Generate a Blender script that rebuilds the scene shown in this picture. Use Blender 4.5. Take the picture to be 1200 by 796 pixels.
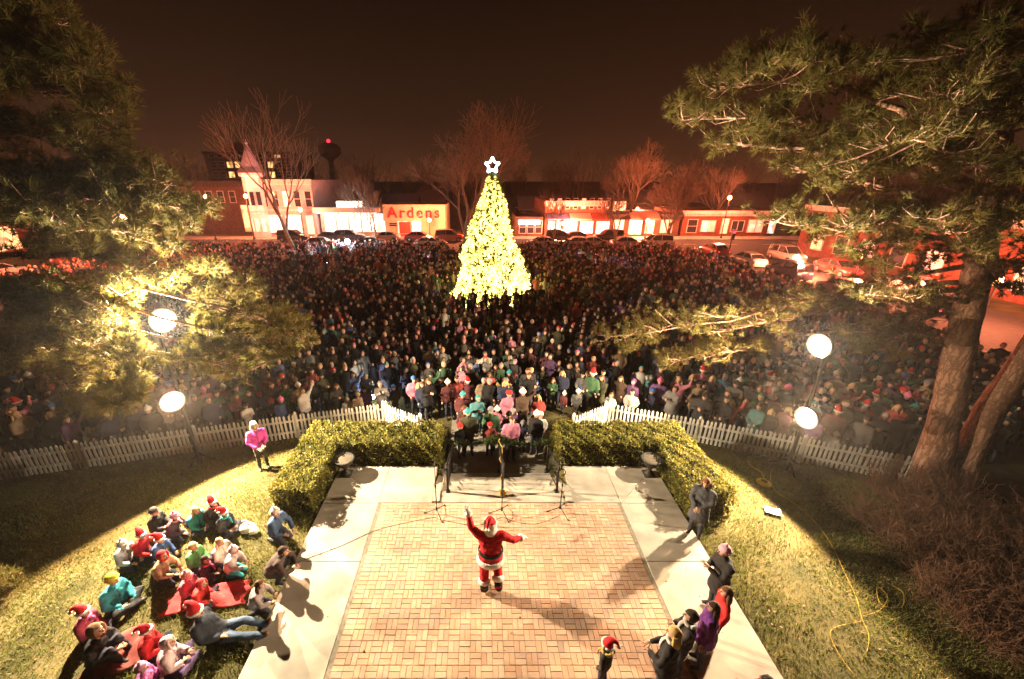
import bpy, bmesh, math, random
import numpy as np
from mathutils import Vector, Matrix

random.seed(7)
rng = np.random.default_rng(7)
PI = math.pi
R = math.radians
for o in list(bpy.data.objects):
    bpy.data.objects.remove(o)
scene = bpy.context.scene
COL = scene.collection

# ------------------------------------------------------------------ camera
CAM_H = 7.9
FPX, CXP, CYP, HZP = 470.0, 562.0, 398.0, 211.0     # in pixels of the 1200 x 796 photograph
PITCH = math.atan2(CYP - HZP, FPX)
cam_d = bpy.data.cameras.new('camera')
cam_d.sensor_width = 36.0
cam_d.sensor_fit = 'HORIZONTAL'
cam_d.lens = 36.0 * FPX / 1200.0
cam_d.shift_x = (600.0 - CXP) / 1200.0
cam_d.clip_start = 0.05
cam_d.clip_end = 3000
cam = bpy.data.objects.new('camera', cam_d)
COL.objects.link(cam)
cam.location = (0, 0, CAM_H)
cam.rotation_euler = (PI / 2 - PITCH, 0, 0)
scene.camera = cam

# ------------------------------------------------------------------ night sky, exposure
world = bpy.data.worlds.new('World')
scene.world = world
world.use_nodes = True
wn, wl = world.node_tree.nodes, world.node_tree.links
wn.clear()
w_out = wn.new('ShaderNodeOutputWorld')
w_bg = wn.new('ShaderNodeBackground')
w_tc = wn.new('ShaderNodeTexCoord')
w_sep = wn.new('ShaderNodeSeparateXYZ')
w_ramp = wn.new('ShaderNodeValToRGB')
wl.new(w_tc.outputs['Generated'], w_sep.inputs[0])
wl.new(w_sep.outputs['Z'], w_ramp.inputs[0])
wl.new(w_ramp.outputs[0], w_bg.inputs[0])
wl.new(w_bg.outputs[0], w_out.inputs[0])
cr = w_ramp.color_ramp
cr.elements[0].position = 0.0
cr.elements[0].color = (0.046, 0.0145, 0.0050, 1)
cr.elements[1].position = 0.75
cr.elements[1].color = (0.0022, 0.0009, 0.0003, 1)
e = cr.elements.new(0.05); e.color = (0.0235, 0.0088, 0.0036, 1)
e = cr.elements.new(0.12); e.color = (0.0150, 0.0060, 0.0027, 1)
e = cr.elements.new(0.32); e.color = (0.0062, 0.0025, 0.0010, 1)
w_bg.inputs[1].default_value = 1.0
vs = scene.view_settings
vs.view_transform = 'Standard'
vs.look = 'None'
vs.exposure = 1.0
vs.gamma = 1.0
vs.use_curve_mapping = False
scene.render.engine = 'CYCLES'
scene.cycles.use_denoising = True
scene.cycles.max_bounces = 5
scene.cycles.diffuse_bounces = 3
scene.cycles.glossy_bounces = 2
scene.cycles.transmission_bounces = 3
scene.cycles.sample_clamp_indirect = 4.0
scene.cycles.caustics_reflective = False
scene.cycles.caustics_refractive = False

# ------------------------------------------------------------------ pixel -> place
def ray(px, py):
    u, v = (px - CXP) / FPX, -(py - CYP) / FPX
    return (u, math.cos(PITCH) + v * math.sin(PITCH), -math.sin(PITCH) + v * math.cos(PITCH))
def on_z(px, py, z=0.0):
    d = ray(px, py); t = (z - CAM_H) / d[2]
    return (d[0] * t, d[1] * t, z)
def at_y(px, py, Y):
    d = ray(px, py); t = Y / d[1]
    return (d[0] * t, Y, CAM_H + d[2] * t)
def project(X, Y, Z):
    zc = Y * math.cos(PITCH) - (Z - CAM_H) * math.sin(PITCH)
    up = Y * math.sin(PITCH) + (Z - CAM_H) * math.cos(PITCH)
    return CXP + FPX * X / zc, CYP - FPX * up / zc, FPX / zc

# ------------------------------------------------------------------ materials
MATS = {}
def nodes_of(name):
    m = bpy.data.materials.new(name)
    m.use_nodes = True
    nt = m.node_tree
    b = nt.nodes['Principled BSDF']
    return m, nt, b
def mat(name, col, rough=0.7, var=0.25, scale=6.0, bump=0.0, bscale=40.0, metal=0.0, spec=0.3, col2=None, detail=5, coords='Object'):
    """base colour mottled by noise, with fine relief"""
    if name in MATS: return MATS[name]
    m, nt, b = nodes_of(name)
    tc = nt.nodes.new('ShaderNodeTexCoord')
    n = nt.nodes.new('ShaderNodeTexNoise')
    n.inputs['Scale'].default_value = scale
    n.inputs['Detail'].default_value = detail
    nt.links.new(tc.outputs[coords], n.inputs['Vector'])
    r = nt.nodes.new('ShaderNodeValToRGB')
    r.color_ramp.elements[0].position = 0.3
    r.color_ramp.elements[1].position = 0.7
    c = col
    lo = tuple(max(0, v * (1 - var)) for v in c)
    hi = col2 if col2 else tuple(min(1, v * (1 + var)) for v in c)
    r.color_ramp.elements[0].color = (*lo, 1)
    r.color_ramp.elements[1].color = (*hi, 1)
    nt.links.new(n.outputs['Fac'], r.inputs[0])
    nt.links.new(r.outputs[0], b.inputs['Base Color'])
    b.inputs['Roughness'].default_value = rough
    b.inputs['Metallic'].default_value = metal
    b.inputs['Specular IOR Level'].default_value = spec
    if bump:
        n2 = nt.nodes.new('ShaderNodeTexNoise')
        n2.inputs['Scale'].default_value = bscale
        n2.inputs['Detail'].default_value = 4
        nt.links.new(tc.outputs[coords], n2.inputs['Vector'])
        bp = nt.nodes.new('ShaderNodeBump')
        bp.inputs['Strength'].default_value = bump
        bp.inputs['Distance'].default_value = 0.02
        nt.links.new(n2.outputs['Fac'], bp.inputs['Height'])
        nt.links.new(bp.outputs[0], b.inputs['Normal'])
    MATS[name] = m
    return m
def emit(name, col, strength, base=(0.8, 0.8, 0.8)):
    if name in MATS: return MATS[name]
    m, nt, b = nodes_of(name)
    b.inputs['Base Color'].default_value = (*base, 1)
    b.inputs['Emission Color'].default_value = (*col, 1)
    b.inputs['Emission Strength'].default_value = strength
    MATS[name] = m
    return m
def mat_random(name, cols, rough=0.85, bump=0.0, bscale=60, source='object', nscale=25.0, nvar=0.25, spec=0.2, stain=False):
    """one of a ramp of colours per object (or per island of a joined mesh), mottled"""
    if name in MATS: return MATS[name]
    m, nt, b = nodes_of(name)
    if source == 'object':
        s = nt.nodes.new('ShaderNodeObjectInfo'); out = s.outputs['Random']
    else:
        s = nt.nodes.new('ShaderNodeNewGeometry'); out = s.outputs['Random Per Island']
    r = nt.nodes.new('ShaderNodeValToRGB')
    els = r.color_ramp.elements
    n = len(cols)
    els[0].position = 0.0; els[0].color = (*cols[0], 1)
    els[1].position = 1.0; els[1].color = (*cols[-1], 1)
    for i, c in enumerate(cols[1:-1]):
        e = els.new((i + 1) / (n - 1)); e.color = (*c, 1)
    nt.links.new(out, r.inputs[0])
    tc = nt.nodes.new('ShaderNodeTexCoord')
    nz = nt.nodes.new('ShaderNodeTexNoise'); nz.inputs['Scale'].default_value = nscale; nz.inputs['Detail'].default_value = 5
    nt.links.new(tc.outputs['Object'], nz.inputs['Vector'])
    mr = nt.nodes.new('ShaderNodeMapRange')
    mr.inputs[3].default_value = 1 - nvar; mr.inputs[4].default_value = 1 + nvar
    nt.links.new(nz.outputs['Fac'], mr.inputs[0])
    mx = nt.nodes.new('ShaderNodeMix'); mx.data_type = 'RGBA'; mx.blend_type = 'MULTIPLY'; mx.inputs[0].default_value = 1
    nt.links.new(r.outputs[0], mx.inputs[6]); nt.links.new(mr.outputs[0], mx.inputs[7])
    res = mx.outputs[2]
    if stain:       # broad weathering stains across the paving
        gp = nt.nodes.new('ShaderNodeNewGeometry'); ns = nt.nodes.new('ShaderNodeTexNoise'); ns.inputs['Scale'].default_value = 0.9; ns.inputs['Detail'].default_value = 7; ns.inputs['Roughness'].default_value = 0.65
        nt.links.new(gp.outputs['Position'], ns.inputs['Vector'])
        ms = nt.nodes.new('ShaderNodeMapRange'); ms.inputs[1].default_value = 0.3; ms.inputs[2].default_value = 0.6; ms.inputs[3].default_value = 0.66; ms.inputs[4].default_value = 1.06
        nt.links.new(ns.outputs['Fac'], ms.inputs[0])
        m2 = nt.nodes.new('ShaderNodeMix'); m2.data_type = 'RGBA'; m2.blend_type = 'MULTIPLY'; m2.inputs[0].default_value = 1
        nt.links.new(res, m2.inputs[6]); nt.links.new(ms.outputs[0], m2.inputs[7]); res = m2.outputs[2]
    nt.links.new(res, b.inputs['Base Color'])
    b.inputs['Roughness'].default_value = rough
    b.inputs['Specular IOR Level'].default_value = spec
    if bump:
        bp = nt.nodes.new('ShaderNodeBump'); bp.inputs['Strength'].default_value = bump; bp.inputs['Distance'].default_value = 0.01
        n2 = nt.nodes.new('ShaderNodeTexNoise'); n2.inputs['Scale'].default_value = bscale
        nt.links.new(tc.outputs['Object'], n2.inputs['Vector'])
        nt.links.new(n2.outputs['Fac'], bp.inputs['Height']); nt.links.new(bp.outputs[0], b.inputs['Normal'])
    MATS[name] = m
    return m
def mat_objcol(name, rough=0.85, bump=0.25, var=0.3):
    """cloth in the object's own colour"""
    if name in MATS: return MATS[name]
    m, nt, b = nodes_of(name)
    s = nt.nodes.new('ShaderNodeObjectInfo')
    tc = nt.nodes.new('ShaderNodeTexCoord')
    nz = nt.nodes.new('ShaderNodeTexNoise'); nz.inputs['Scale'].default_value = 7; nz.inputs['Detail'].default_value = 4
    nt.links.new(tc.outputs['Object'], nz.inputs['Vector'])
    mr = nt.nodes.new('ShaderNodeMapRange'); mr.inputs[3].default_value = 1 - var; mr.inputs[4].default_value = 1 + var
    nt.links.new(nz.outputs['Fac'], mr.inputs[0])
    mx = nt.nodes.new('ShaderNodeMix'); mx.data_type = 'RGBA'; mx.blend_type = 'MULTIPLY'; mx.inputs[0].default_value = 1
    nt.links.new(s.outputs['Color'], mx.inputs[6]); nt.links.new(mr.outputs[0], mx.inputs[7])
    nt.links.new(mx.outputs[2], b.inputs['Base Color'])
    b.inputs['Roughness'].default_value = rough
    b.inputs['Specular IOR Level'].default_value = 0.2
    bp = nt.nodes.new('ShaderNodeBump'); bp.inputs['Strength'].default_value = bump; bp.inputs['Distance'].default_value = 0.03
    n2 = nt.nodes.new('ShaderNodeTexNoise'); n2.inputs['Scale'].default_value = 12
    nt.links.new(tc.outputs['Object'], n2.inputs['Vector'])
    nt.links.new(n2.outputs['Fac'], bp.inputs['Height']); nt.links.new(bp.outputs[0], b.inputs['Normal'])
    MATS[name] = m
    return m
def mat_attr(name, rough=0.85):
    if name in MATS: return MATS[name]
    m, nt, b = nodes_of(name)
    s = nt.nodes.new('ShaderNodeAttribute'); s.attribute_name = 'tint'
    nt.links.new(s.outputs['Color'], b.inputs['Base Color'])
    b.inputs['Roughness'].default_value = rough
    b.inputs['Specular IOR Level'].default_value = 0.2
    MATS[name] = m
    return m
def cloth(col, bump=0.35):
    k = 'cloth_%d_%d_%d' % tuple(int(c * 255) for c in col)
    return mat(k, col, 0.85, 0.35, 5.0, min(1,bump*2.2), 11.0)
def leafmat(name, cols, translucent=0.3, rough=0.6):
    if name in MATS: return MATS[name]
    m = mat_random(name, cols, rough, 0, 60, 'island', 1.5, 0.35, 0.25)
    nt = m.node_tree; b = nt.nodes['Principled BSDF']; out = nt.nodes['Material Output']
    tr = nt.nodes.new('ShaderNodeBsdfTranslucent'); mx = nt.nodes.new('ShaderNodeMixShader'); mx.inputs[0].default_value = translucent
    src = b.inputs['Base Color'].links[0].from_socket
    nt.links.new(src, tr.inputs['Color']); nt.links.new(b.outputs[0], mx.inputs[1]); nt.links.new(tr.outputs[0], mx.inputs[2]); nt.links.new(mx.outputs[0], out.inputs['Surface'])
    return m

# ------------------------------------------------------------------ mesh builder
class MB:
    def __init__(s): s.v = []; s.f = []; s.m = []; s.n = 0
    def add(s, v, f, m=0):
        v = np.asarray(v, float).reshape(-1, 3)
        s.v.append(v); k = s.n
        s.f.extend([tuple(i + k for i in q) for q in f])
        if isinstance(m, int): s.m.extend([m] * len(f))
        else: s.m.extend(m)
        s.n += len(v)
        return s
    def box(s, x0, x1, y0, y1, z0, z1, m=0):
        v = [(x0,y0,z0),(x1,y0,z0),(x1,y1,z0),(x0,y1,z0),(x0,y0,z1),(x1,y0,z1),(x1,y1,z1),(x0,y1,z1)]
        return s.add(v, [(0,3,2,1),(4,5,6,7),(0,1,5,4),(1,2,6,5),(2,3,7,6),(3,0,4,7)], m)
    def obox(s, c, ax, ay, az, m=0):
        c, ax, ay, az = map(np.asarray, (c, ax, ay, az))
        v = [c + sx*ax + sy*ay + sz*az for sz in (-1,1) for sx, sy in ((-1,-1),(1,-1),(1,1),(-1,1))]
        return s.add(v, [(0,3,2,1),(4,5,6,7),(0,1,5,4),(1,2,6,5),(2,3,7,6),(3,0,4,7)], m)
    def bbox(s, x0, x1, y0, y1, z0, z1, c=0.01, m=0):
        """box with chamfered top edges"""
        v = [(x0,y0,z0),(x1,y0,z0),(x1,y1,z0),(x0,y1,z0),(x0,y0,z1-c),(x1,y0,z1-c),(x1,y1,z1-c),(x0,y1,z1-c),
             (x0+c,y0+c,z1),(x1-c,y0+c,z1),(x1-c,y1-c,z1),(x0+c,y1-c,z1)]
        f = [(0,3,2,1),(8,9,10,11)]
        for i in range(4):
            j = (i+1) % 4
            f += [(i,j,4+j,4+i),(4+i,4+j,8+j,8+i)]
        return s.add(v, f, m)
    def tube(s, pts, rad, seg=8, m=0, flat=1.0, cap=True, up=(0,0,1)):
        pts = [np.asarray(p, float) for p in pts]
        if not hasattr(rad, '__len__'): rad = [rad] * len(pts)
        V = []; prev = None
        for i, p in enumerate(pts):
            a = pts[max(0, i-1)]; b = pts[min(len(pts)-1, i+1)]
            t = b - a; L = np.linalg.norm(t); t = t / L if L > 1e-9 else np.array([0,0,1.])
            u = np.asarray(up, float)
            if prev is not None: u = prev
            elif abs(np.dot(u, t)) > 0.9: u = np.array([0,1.,0]) if abs(t[1]) < 0.9 else np.array([1.,0,0])
            x = np.cross(u, t); nx = np.linalg.norm(x)
            if nx < 1e-6: x = np.cross(np.array([1.,0.1,0]), t); nx = np.linalg.norm(x)
            x /= nx; y = np.cross(t, x); prev = y
            r = rad[i]
            rx, ry = (r if not hasattr(r, '__len__') else r[0]), (r * flat if not hasattr(r, '__len__') else r[1])
            for k in range(seg):
                an = 2*PI*k/seg
                V.append(p + x*rx*math.cos(an) + y*ry*math.sin(an))
        f = []
        for i in range(len(pts)-1):
            for k in range(seg):
                a = i*seg+k; b = i*seg+(k+1)%seg
                f.append((a, b, b+seg, a+seg))
        if cap:
            f.append(tuple(range(seg-1, -1, -1)))
            f.append(tuple(range((len(pts)-1)*seg, len(pts)*seg)))
        return s.add(V, f, m)
    def rings(s, rings, m=0, cap=True):
        """loft through rings: (cx,cy,cz,rx,ry), horizontal ellipses"""
        seg = 14
        V = []; f = []
        for (cx,cy,cz,rx,ry) in rings:
            for k in range(seg):
                an = 2*PI*k/seg
                V.append((cx+rx*math.cos(an), cy+ry*math.sin(an), cz))
        for i in range(len(rings)-1):
            for k in range(seg):
                a = i*seg+k; b = i*seg+(k+1)%seg
                f.append((a,b,b+seg,a+seg))
        if cap:
            f.append(tuple(range(seg-1,-1,-1))); f.append(tuple(range((len(rings)-1)*seg, len(rings)*seg)))
        return s.add(V, f, m)
    def lathe(s, prof, c=(0,0,0), seg=16, m=0):
        V = []; f = []
        for (r, z) in prof:
            for k in range(seg):
                an = 2*PI*k/seg
                V.append((c[0]+r*math.cos(an), c[1]+r*math.sin(an), c[2]+z))
        for i in range(len(prof)-1):
            for k in range(seg):
                a = i*seg+k; b = i*seg+(k+1)%seg
                f.append((a,b,b+seg,a+seg))
        return s.add(V, f, m)
    def ball(s, c, r, seg=8, ring=6, m=0, rot=None, wob=0.0):
        rx, ry, rz = r if hasattr(r, '__len__') else (r, r, r)
        V = [(0,0,-1)]; f = []
        for i in range(1, ring):
            th = PI*i/ring
            for k in range(seg):
                an = 2*PI*k/seg
                V.append((math.sin(th)*math.cos(an), math.sin(th)*math.sin(an), -math.cos(th)))
        V.append((0,0,1))
        V = np.array(V)
        if wob: V = V * (1 + wob*(rng.random((len(V),1))-0.5)*2)
        V = V * np.array([rx,ry,rz])
        if rot is not None: V = V @ np.asarray(rot).T
        V = V + np.asarray(c)
        for k in range(seg): f.append((0, 1+(k+1)%seg, 1+k))
        for i in range(ring-2):
            for k in range(seg):
                a = 1+i*seg+k; b = 1+i*seg+(k+1)%seg
                f.append((a,b,b+seg,a+seg))
        t = len(V)-1; o = 1+(ring-2)*seg
        for k in range(seg): f.append((o+k, o+(k+1)%seg, t))
        return s.add(V, f, m)
    def prism(s, poly, ax, h0, h1, m=0):
        """poly of 2D points extruded along axis ax ('x','y','z')"""
        n = len(poly); V = []
        for h in (h0, h1):
            for (a, b) in poly:
                V.append({'x': (h,a,b), 'y': (a,h,b), 'z': (a,b,h)}[ax])
        f = [tuple(range(n-1,-1,-1)), tuple(range(n,2*n))]
        for i in range(n):
            j = (i+1) % n
            f.append((i,j,n+j,n+i))
        return s.add(V, f, m)
    def mesh(s, name, mats, smooth=False):
        me = bpy.data.meshes.new(name)
        v = np.concatenate(s.v) if s.v else np.zeros((0,3))
        me.from_pydata(v.tolist(), [], s.f)
        for mm in (mats if isinstance(mats, (list, tuple)) else [mats]): me.materials.append(mm)
        me.polygons.foreach_set('material_index', s.m)
        if smooth: me.polygons.foreach_set('use_smooth', [True]*len(s.f))
        return me
    def build(s, name, mats, parent=None, smooth=False, loc=None):
        return link(name, s.mesh(name, mats, smooth), parent, loc)
def link(name, me, parent=None, loc=None, rz=0.0):
    o = bpy.data.objects.new(name, me)
    COL.objects.link(o)
    if parent is not None: o.parent = parent
    if loc is not None: o.location = loc
    if rz: o.rotation_euler = (0, 0, rz)
    return o
def tag(o, label=None, cat=None, group=None, kind=None):
    if label: o['label'] = label
    if cat: o['category'] = cat
    if group: o['group'] = group
    if kind: o['kind'] = kind
    return o
def empty(name, loc=(0,0,0), rz=0.0):
    return link(name, None, None, loc, rz)
def raw_mesh(name, V, F, mats, smooth=False, tint=None):
    """fast path: V (n,3), F (m,k) arrays, k = 3 or 4"""
    V = np.ascontiguousarray(V, dtype=np.float32); F = np.ascontiguousarray(F, dtype=np.int32)
    me = bpy.data.meshes.new(name)
    k = F.shape[1]
    me.vertices.add(len(V)); me.vertices.foreach_set('co', V.ravel())
    me.loops.add(F.size); me.loops.foreach_set('vertex_index', F.ravel())
    me.polygons.add(len(F)); me.polygons.foreach_set('loop_start', np.arange(0, F.size, k, dtype=np.int32))
    if smooth: me.polygons.foreach_set('use_smooth', np.ones(len(F), bool))
    for mm in (mats if isinstance(mats, (list, tuple)) else [mats]): me.materials.append(mm)
    if tint is not None:
        a = me.color_attributes.new('tint', 'FLOAT_COLOR', 'POINT')
        a.data.foreach_set('color', np.ascontiguousarray(tint, dtype=np.float32).ravel())
    me.update(calc_edges=True)
    me.validate()
    return me
def norm(a):
    return a / np.maximum(np.linalg.norm(a, axis=-1, keepdims=True), 1e-9)
def smooth01(t):
    t = min(1, max(0, t)); return t*t*(3-2*t)
# ------------------------------------------------------------------ setting: terrain, lawn, roads
LOW = -0.75
def fence_y(x):
    if x < -3.5: return 12.65 + (x + 3.5) * 0.265
    if x > 4.7: return 12.65 - (x - 4.7) * 0.375
    return 12.65
def ground_z(x, y):
    f = fence_y(x)
    t = smooth01((y - (f - 2.4)) / 3.4)
    z = -0.03 + (LOW + 0.03) * t
    if y > 60: z -= 0.0
    return z
def in_steps(x, y): return -1.25 < x < 2.45 and y > 8.15
xs = np.concatenate([[-900,-400,-200,-100,-60,-35,-25], np.arange(-18, 18.01, 0.3), [25,35,60,100,200,400,900]])
ys = np.concatenate([[-60,-20,-8], np.arange(-3, 17.01, 0.3), np.arange(18, 70, 2.0), [90,140,250,500,1200,2400]])
V = []; F = []
for y in ys:
    for x in xs:
        z = ground_z(x, y)
        if -1.2 < x < 2.4 and y > 8.3: z = -0.86 if y < 13 else min(z, LOW)
        elif -4.2 < x < 5.2 and y < 9.8: z = -0.12
        elif -20 < x < 20 and y < 14: z += 0.02*math.sin(x*1.7+y)*math.cos(y*1.3-x*0.6)
        V.append((x, y, z))
nx = len(xs)
for j in range(len(ys)-1):
    for i in range(nx-1):
        a = j*nx+i; F.append((a, a+1, a+1+nx, a+nx))
M_lawn = mat('lawn_soil', (0.085, 0.085, 0.025), 0.95, 0.5, 0.9, 0.6, 30, col2=(0.17, 0.135, 0.05), detail=8)
tag(link('ground', raw_mesh('ground', V, F, M_lawn, True)), 'winter lawn sloping down to the park behind the fence', kind='structure')

M_asphalt = mat('asphalt', (0.055, 0.052, 0.05), 0.75, 0.35, 3.0, 0.4, 80)
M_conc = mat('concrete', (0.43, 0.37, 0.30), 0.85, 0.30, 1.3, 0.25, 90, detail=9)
M_conc2 = mat('pavement_concrete', (0.30, 0.28, 0.25), 0.85, 0.2, 1.5, 0.25, 60, detail=8)
M_paint = mat('road_paint', (0.7, 0.68, 0.6), 0.7, 0.15, 4)
def sheet(name, x0, x1, y0, y1, z, m, label, nx=20, ny=4, thick=None):
    mb = MB(); mb.bbox(x0, x1, y0, y1, z - (thick or 0.05), z, 0.006)
    return tag(mb.build(name, m), label, kind='structure')
rd = sheet('road', -160, 160, 54.0, 63.5, LOW + 0.02, M_asphalt, 'asphalt main street running past the shops')
for k in range(-20, 21):
    mb = MB(); mb.box(-1.2, 1.2, -0.06, 0.06, 0, 0.004); mb.build('lane_marking', M_paint, rd, loc=(k*6.0, 58.8, LOW + 0.0202))
r2 = sheet('road', 27.5, 36.5, 8.0, 53.98, LOW + 0.02, M_asphalt, 'side street running along the park on the right')
r3 = sheet('road', -52.0, -43.5, 8.0, 53.98, LOW + 0.02, M_asphalt, 'side street running along the park on the left')
pv = sheet('pavement', -160, 160, 63.52, 67.0, LOW + 0.14, M_conc2, 'raised pavement in front of the shops', thick=0.2)
mb = MB(); mb.bbox(-160, 160, 63.36, 63.515, LOW - 0.05, LOW + 0.15, 0.02); mb.build('kerb', M_conc, pv)
pv2 = sheet('pavement', 24.5, 27.3, 8.0, 53.9, LOW + 0.10, M_conc2, 'raised pavement beside the side street on the right', thick=0.2)
pv3 = sheet('pavement', -43.3, -40.5, 8.0, 53.9, LOW + 0.10, M_conc2, 'raised pavement beside the side street on the left', thick=0.2)

# ------------------------------------------------------------------ the brick terrace
CX0, BW, CW = 0.53, 3.19, 4.655     # centre line, half width of the brick field, half width with the concrete
Y_TOP_B, Y_TOP_C = 8.22, 9.70
terrace = empty('terrace', (CX0, 6, 0))
tag(terrace, 'brick and concrete terrace in front of the steps', kind='structure')
M_mortar = mat('mortar_bed', (0.24, 0.20, 0.15), 0.95, 0.3, 12)
def tpart(name, mb, m, smooth=False):
    o = mb.build(name, m, terrace, smooth); o.location = (-CX0, -6, 0); return o
mb = MB(); mb.box(CX0-BW, CX0+BW, 1.8, Y_TOP_B, -0.1, -0.008); tpart('mortar_bed', mb, M_mortar)
BL, BG = 0.2, 0.007
M_brick = mat_random('paving_brick', [(0.48,0.28,0.185),(0.60,0.385,0.255),(0.54,0.325,0.21),(0.63,0.43,0.30),(0.56,0.34,0.225),(0.47,0.315,0.245),(0.61,0.395,0.265)], 0.85, 0.3, 90, 'object', 22, 0.22, 0.2, True)
M_brick_i = mat_random('paving_brick_far', [(0.48,0.28,0.185),(0.60,0.385,0.255),(0.54,0.325,0.21),(0.63,0.43,0.30),(0.56,0.34,0.225),(0.47,0.315,0.245),(0.61,0.395,0.265)], 0.85, 0.3, 90, 'island', 22, 0.22, 0.2, True)
bm_h = MB().bbox(-0.1+BG/2, 0.1-BG/2, -0.05+BG/2, 0.05-BG/2, -0.06, 0, 0.004).mesh('brick', M_brick)
bm_v = MB().bbox(-0.05+BG/2, 0.05-BG/2, -0.1+BG/2, 0.1-BG/2, -0.06, 0, 0.004).mesh('brick', M_brick)
bricks = []
nxb = int(2*BW/0.2); x_off = CX0 - nxb*0.1
nyb = int((Y_TOP_B-2.0)/0.2)
for i in range(nxb):
    for j in range(nyb):
        cx = x_off + 0.2*i + 0.1; cy = Y_TOP_B - 0.2*j - 0.1
        if (i + j) % 2 == 0 or i in (0, nxb-1): bricks += [(cx, cy-0.05, 0), (cx, cy+0.05, 0)]
        else: bricks += [(cx-0.05, cy, 1), (cx+0.05, cy, 1)]
def vis(b):
    p = project(b[0], b[1], 0)
    return p[2] if (-5 < p[0] < 1205 and p[1] < 800) else -1
bricks.sort(key=vis, reverse=True)
far = MB()
for k, (x, y, d) in enumerate(bricks):
    dz = random.uniform(-0.004, 0.003)
    if k < 300:
        o = link('brick', bm_v if d else bm_h, terrace, (x-CX0, y-6, dz))
        o.rotation_euler = (0, 0, random.uniform(-0.012, 0.012))
    else:
        a, b = (0.05, 0.1) if d else (0.1, 0.05)
        far.bbox(x-a+BG/2, x+a-BG/2, y-b+BG/2, y+b-BG/2, -0.06, dz, 0.004)
tag(tpart('brickwork', far, M_brick_i), kind='stuff')
def slab(poly, z=0.0, name='slab', m=None):
    """a concrete slab with chamfered edge from a convex polygon"""
    n = len(poly); c = np.mean(np.array(poly), axis=0)
    P = [np.array(p) for p in poly]
    inner = [p + (c-p)/np.linalg.norm(c-p)*0.015 for p in P]
    out = [p + (c-p)/np.linalg.norm(c-p)*0.006 for p in P]
    V = [(p[0],p[1],-0.12) for p in out] + [(p[0],p[1],z-0.008) for p in out] + [(p[0],p[1],z) for p in inner]
    F = [tuple(range(2*n,3*n))]
    for i in range(n):
        j = (i+1)%n
        F += [(i,j,n+j,n+i),(n+i,n+j,2*n+j,2*n+i)]
    mb = MB(); mb.add(V, F); return tpart(name, mb, m or M_conc)
xl0, xl1, xr0, xr1 = CX0-CW, CX0-BW, CX0+BW, CX0+CW
for (a, b) in ((1.8, 3.9), (3.9, 6.48), (6.48, 8.215)):
    slab([(xl0,a),(xl1,a),(xl1,b),(xl0,b)])
    slab([(xr0,a),(xr1,a),(xr1,b),(xr0,b)])
slab([(xl0,8.215),(xl1,8.215),(xl0,Y_TOP_C)]); slab([(xl1,8.215),(xl1,Y_TOP_C),(xl0,Y_TOP_C)])
slab([(xr0,8.215),(xr1,8.215),(xr1,Y_TOP_C)]); slab([(xr0,8.215),(xr1,Y_TOP_C),(xr0,Y_TOP_C)])
SX0, SX1 = -1.06, 2.28
slab([(xl1,8.225),(SX0-0.2,8.225),(SX0-0.2,Y_TOP_C),(xl1,Y_TOP_C)])
slab([(SX1+0.2,8.225),(xr0,8.225),(xr0,Y_TOP_C),(SX1+0.2,Y_TOP_C)])
# steps going down towards the gate
steps = empty('garden_steps', ((SX0+SX1)/2, 8.26, 0))
tag(steps, 'wide concrete steps going down from the terrace to the gate', 'steps')
def spart(name, mb, m):
    o = mb.build(name, m, steps); o.location = (-(SX0+SX1)/2, -8.26, 0); return o
mb = MB(); mb.bbox(SX0+0.003, SX1-0.003, 8.228, 8.66, -0.3, 0.012, 0.012); spart('tread', mb, M_conc)
for k in range(1, 5):
    mb = MB(); mb.bbox(SX0+0.003, SX1-0.003, 8.66+(k-1)*0.36, 8.66+k*0.36-0.002, -1.0, -0.15*k, 0.012); spart('tread', mb, M_conc)
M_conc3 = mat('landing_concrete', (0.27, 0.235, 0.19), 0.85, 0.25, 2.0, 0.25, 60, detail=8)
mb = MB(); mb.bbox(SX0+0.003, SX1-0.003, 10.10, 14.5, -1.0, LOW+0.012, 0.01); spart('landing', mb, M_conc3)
for x0, x1 in ((SX0-0.19, SX0), (SX1, SX1+0.19)):
    mb = MB()
    mb.prism([(8.23,-1.0),(10.6,-1.0),(10.6,-0.62),(10.2,-0.60),(8.75,0.05),(8.23,0.05)], 'x', x0+0.002, x1-0.002)
    spart('cheek_wall', mb, M_conc)
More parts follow.
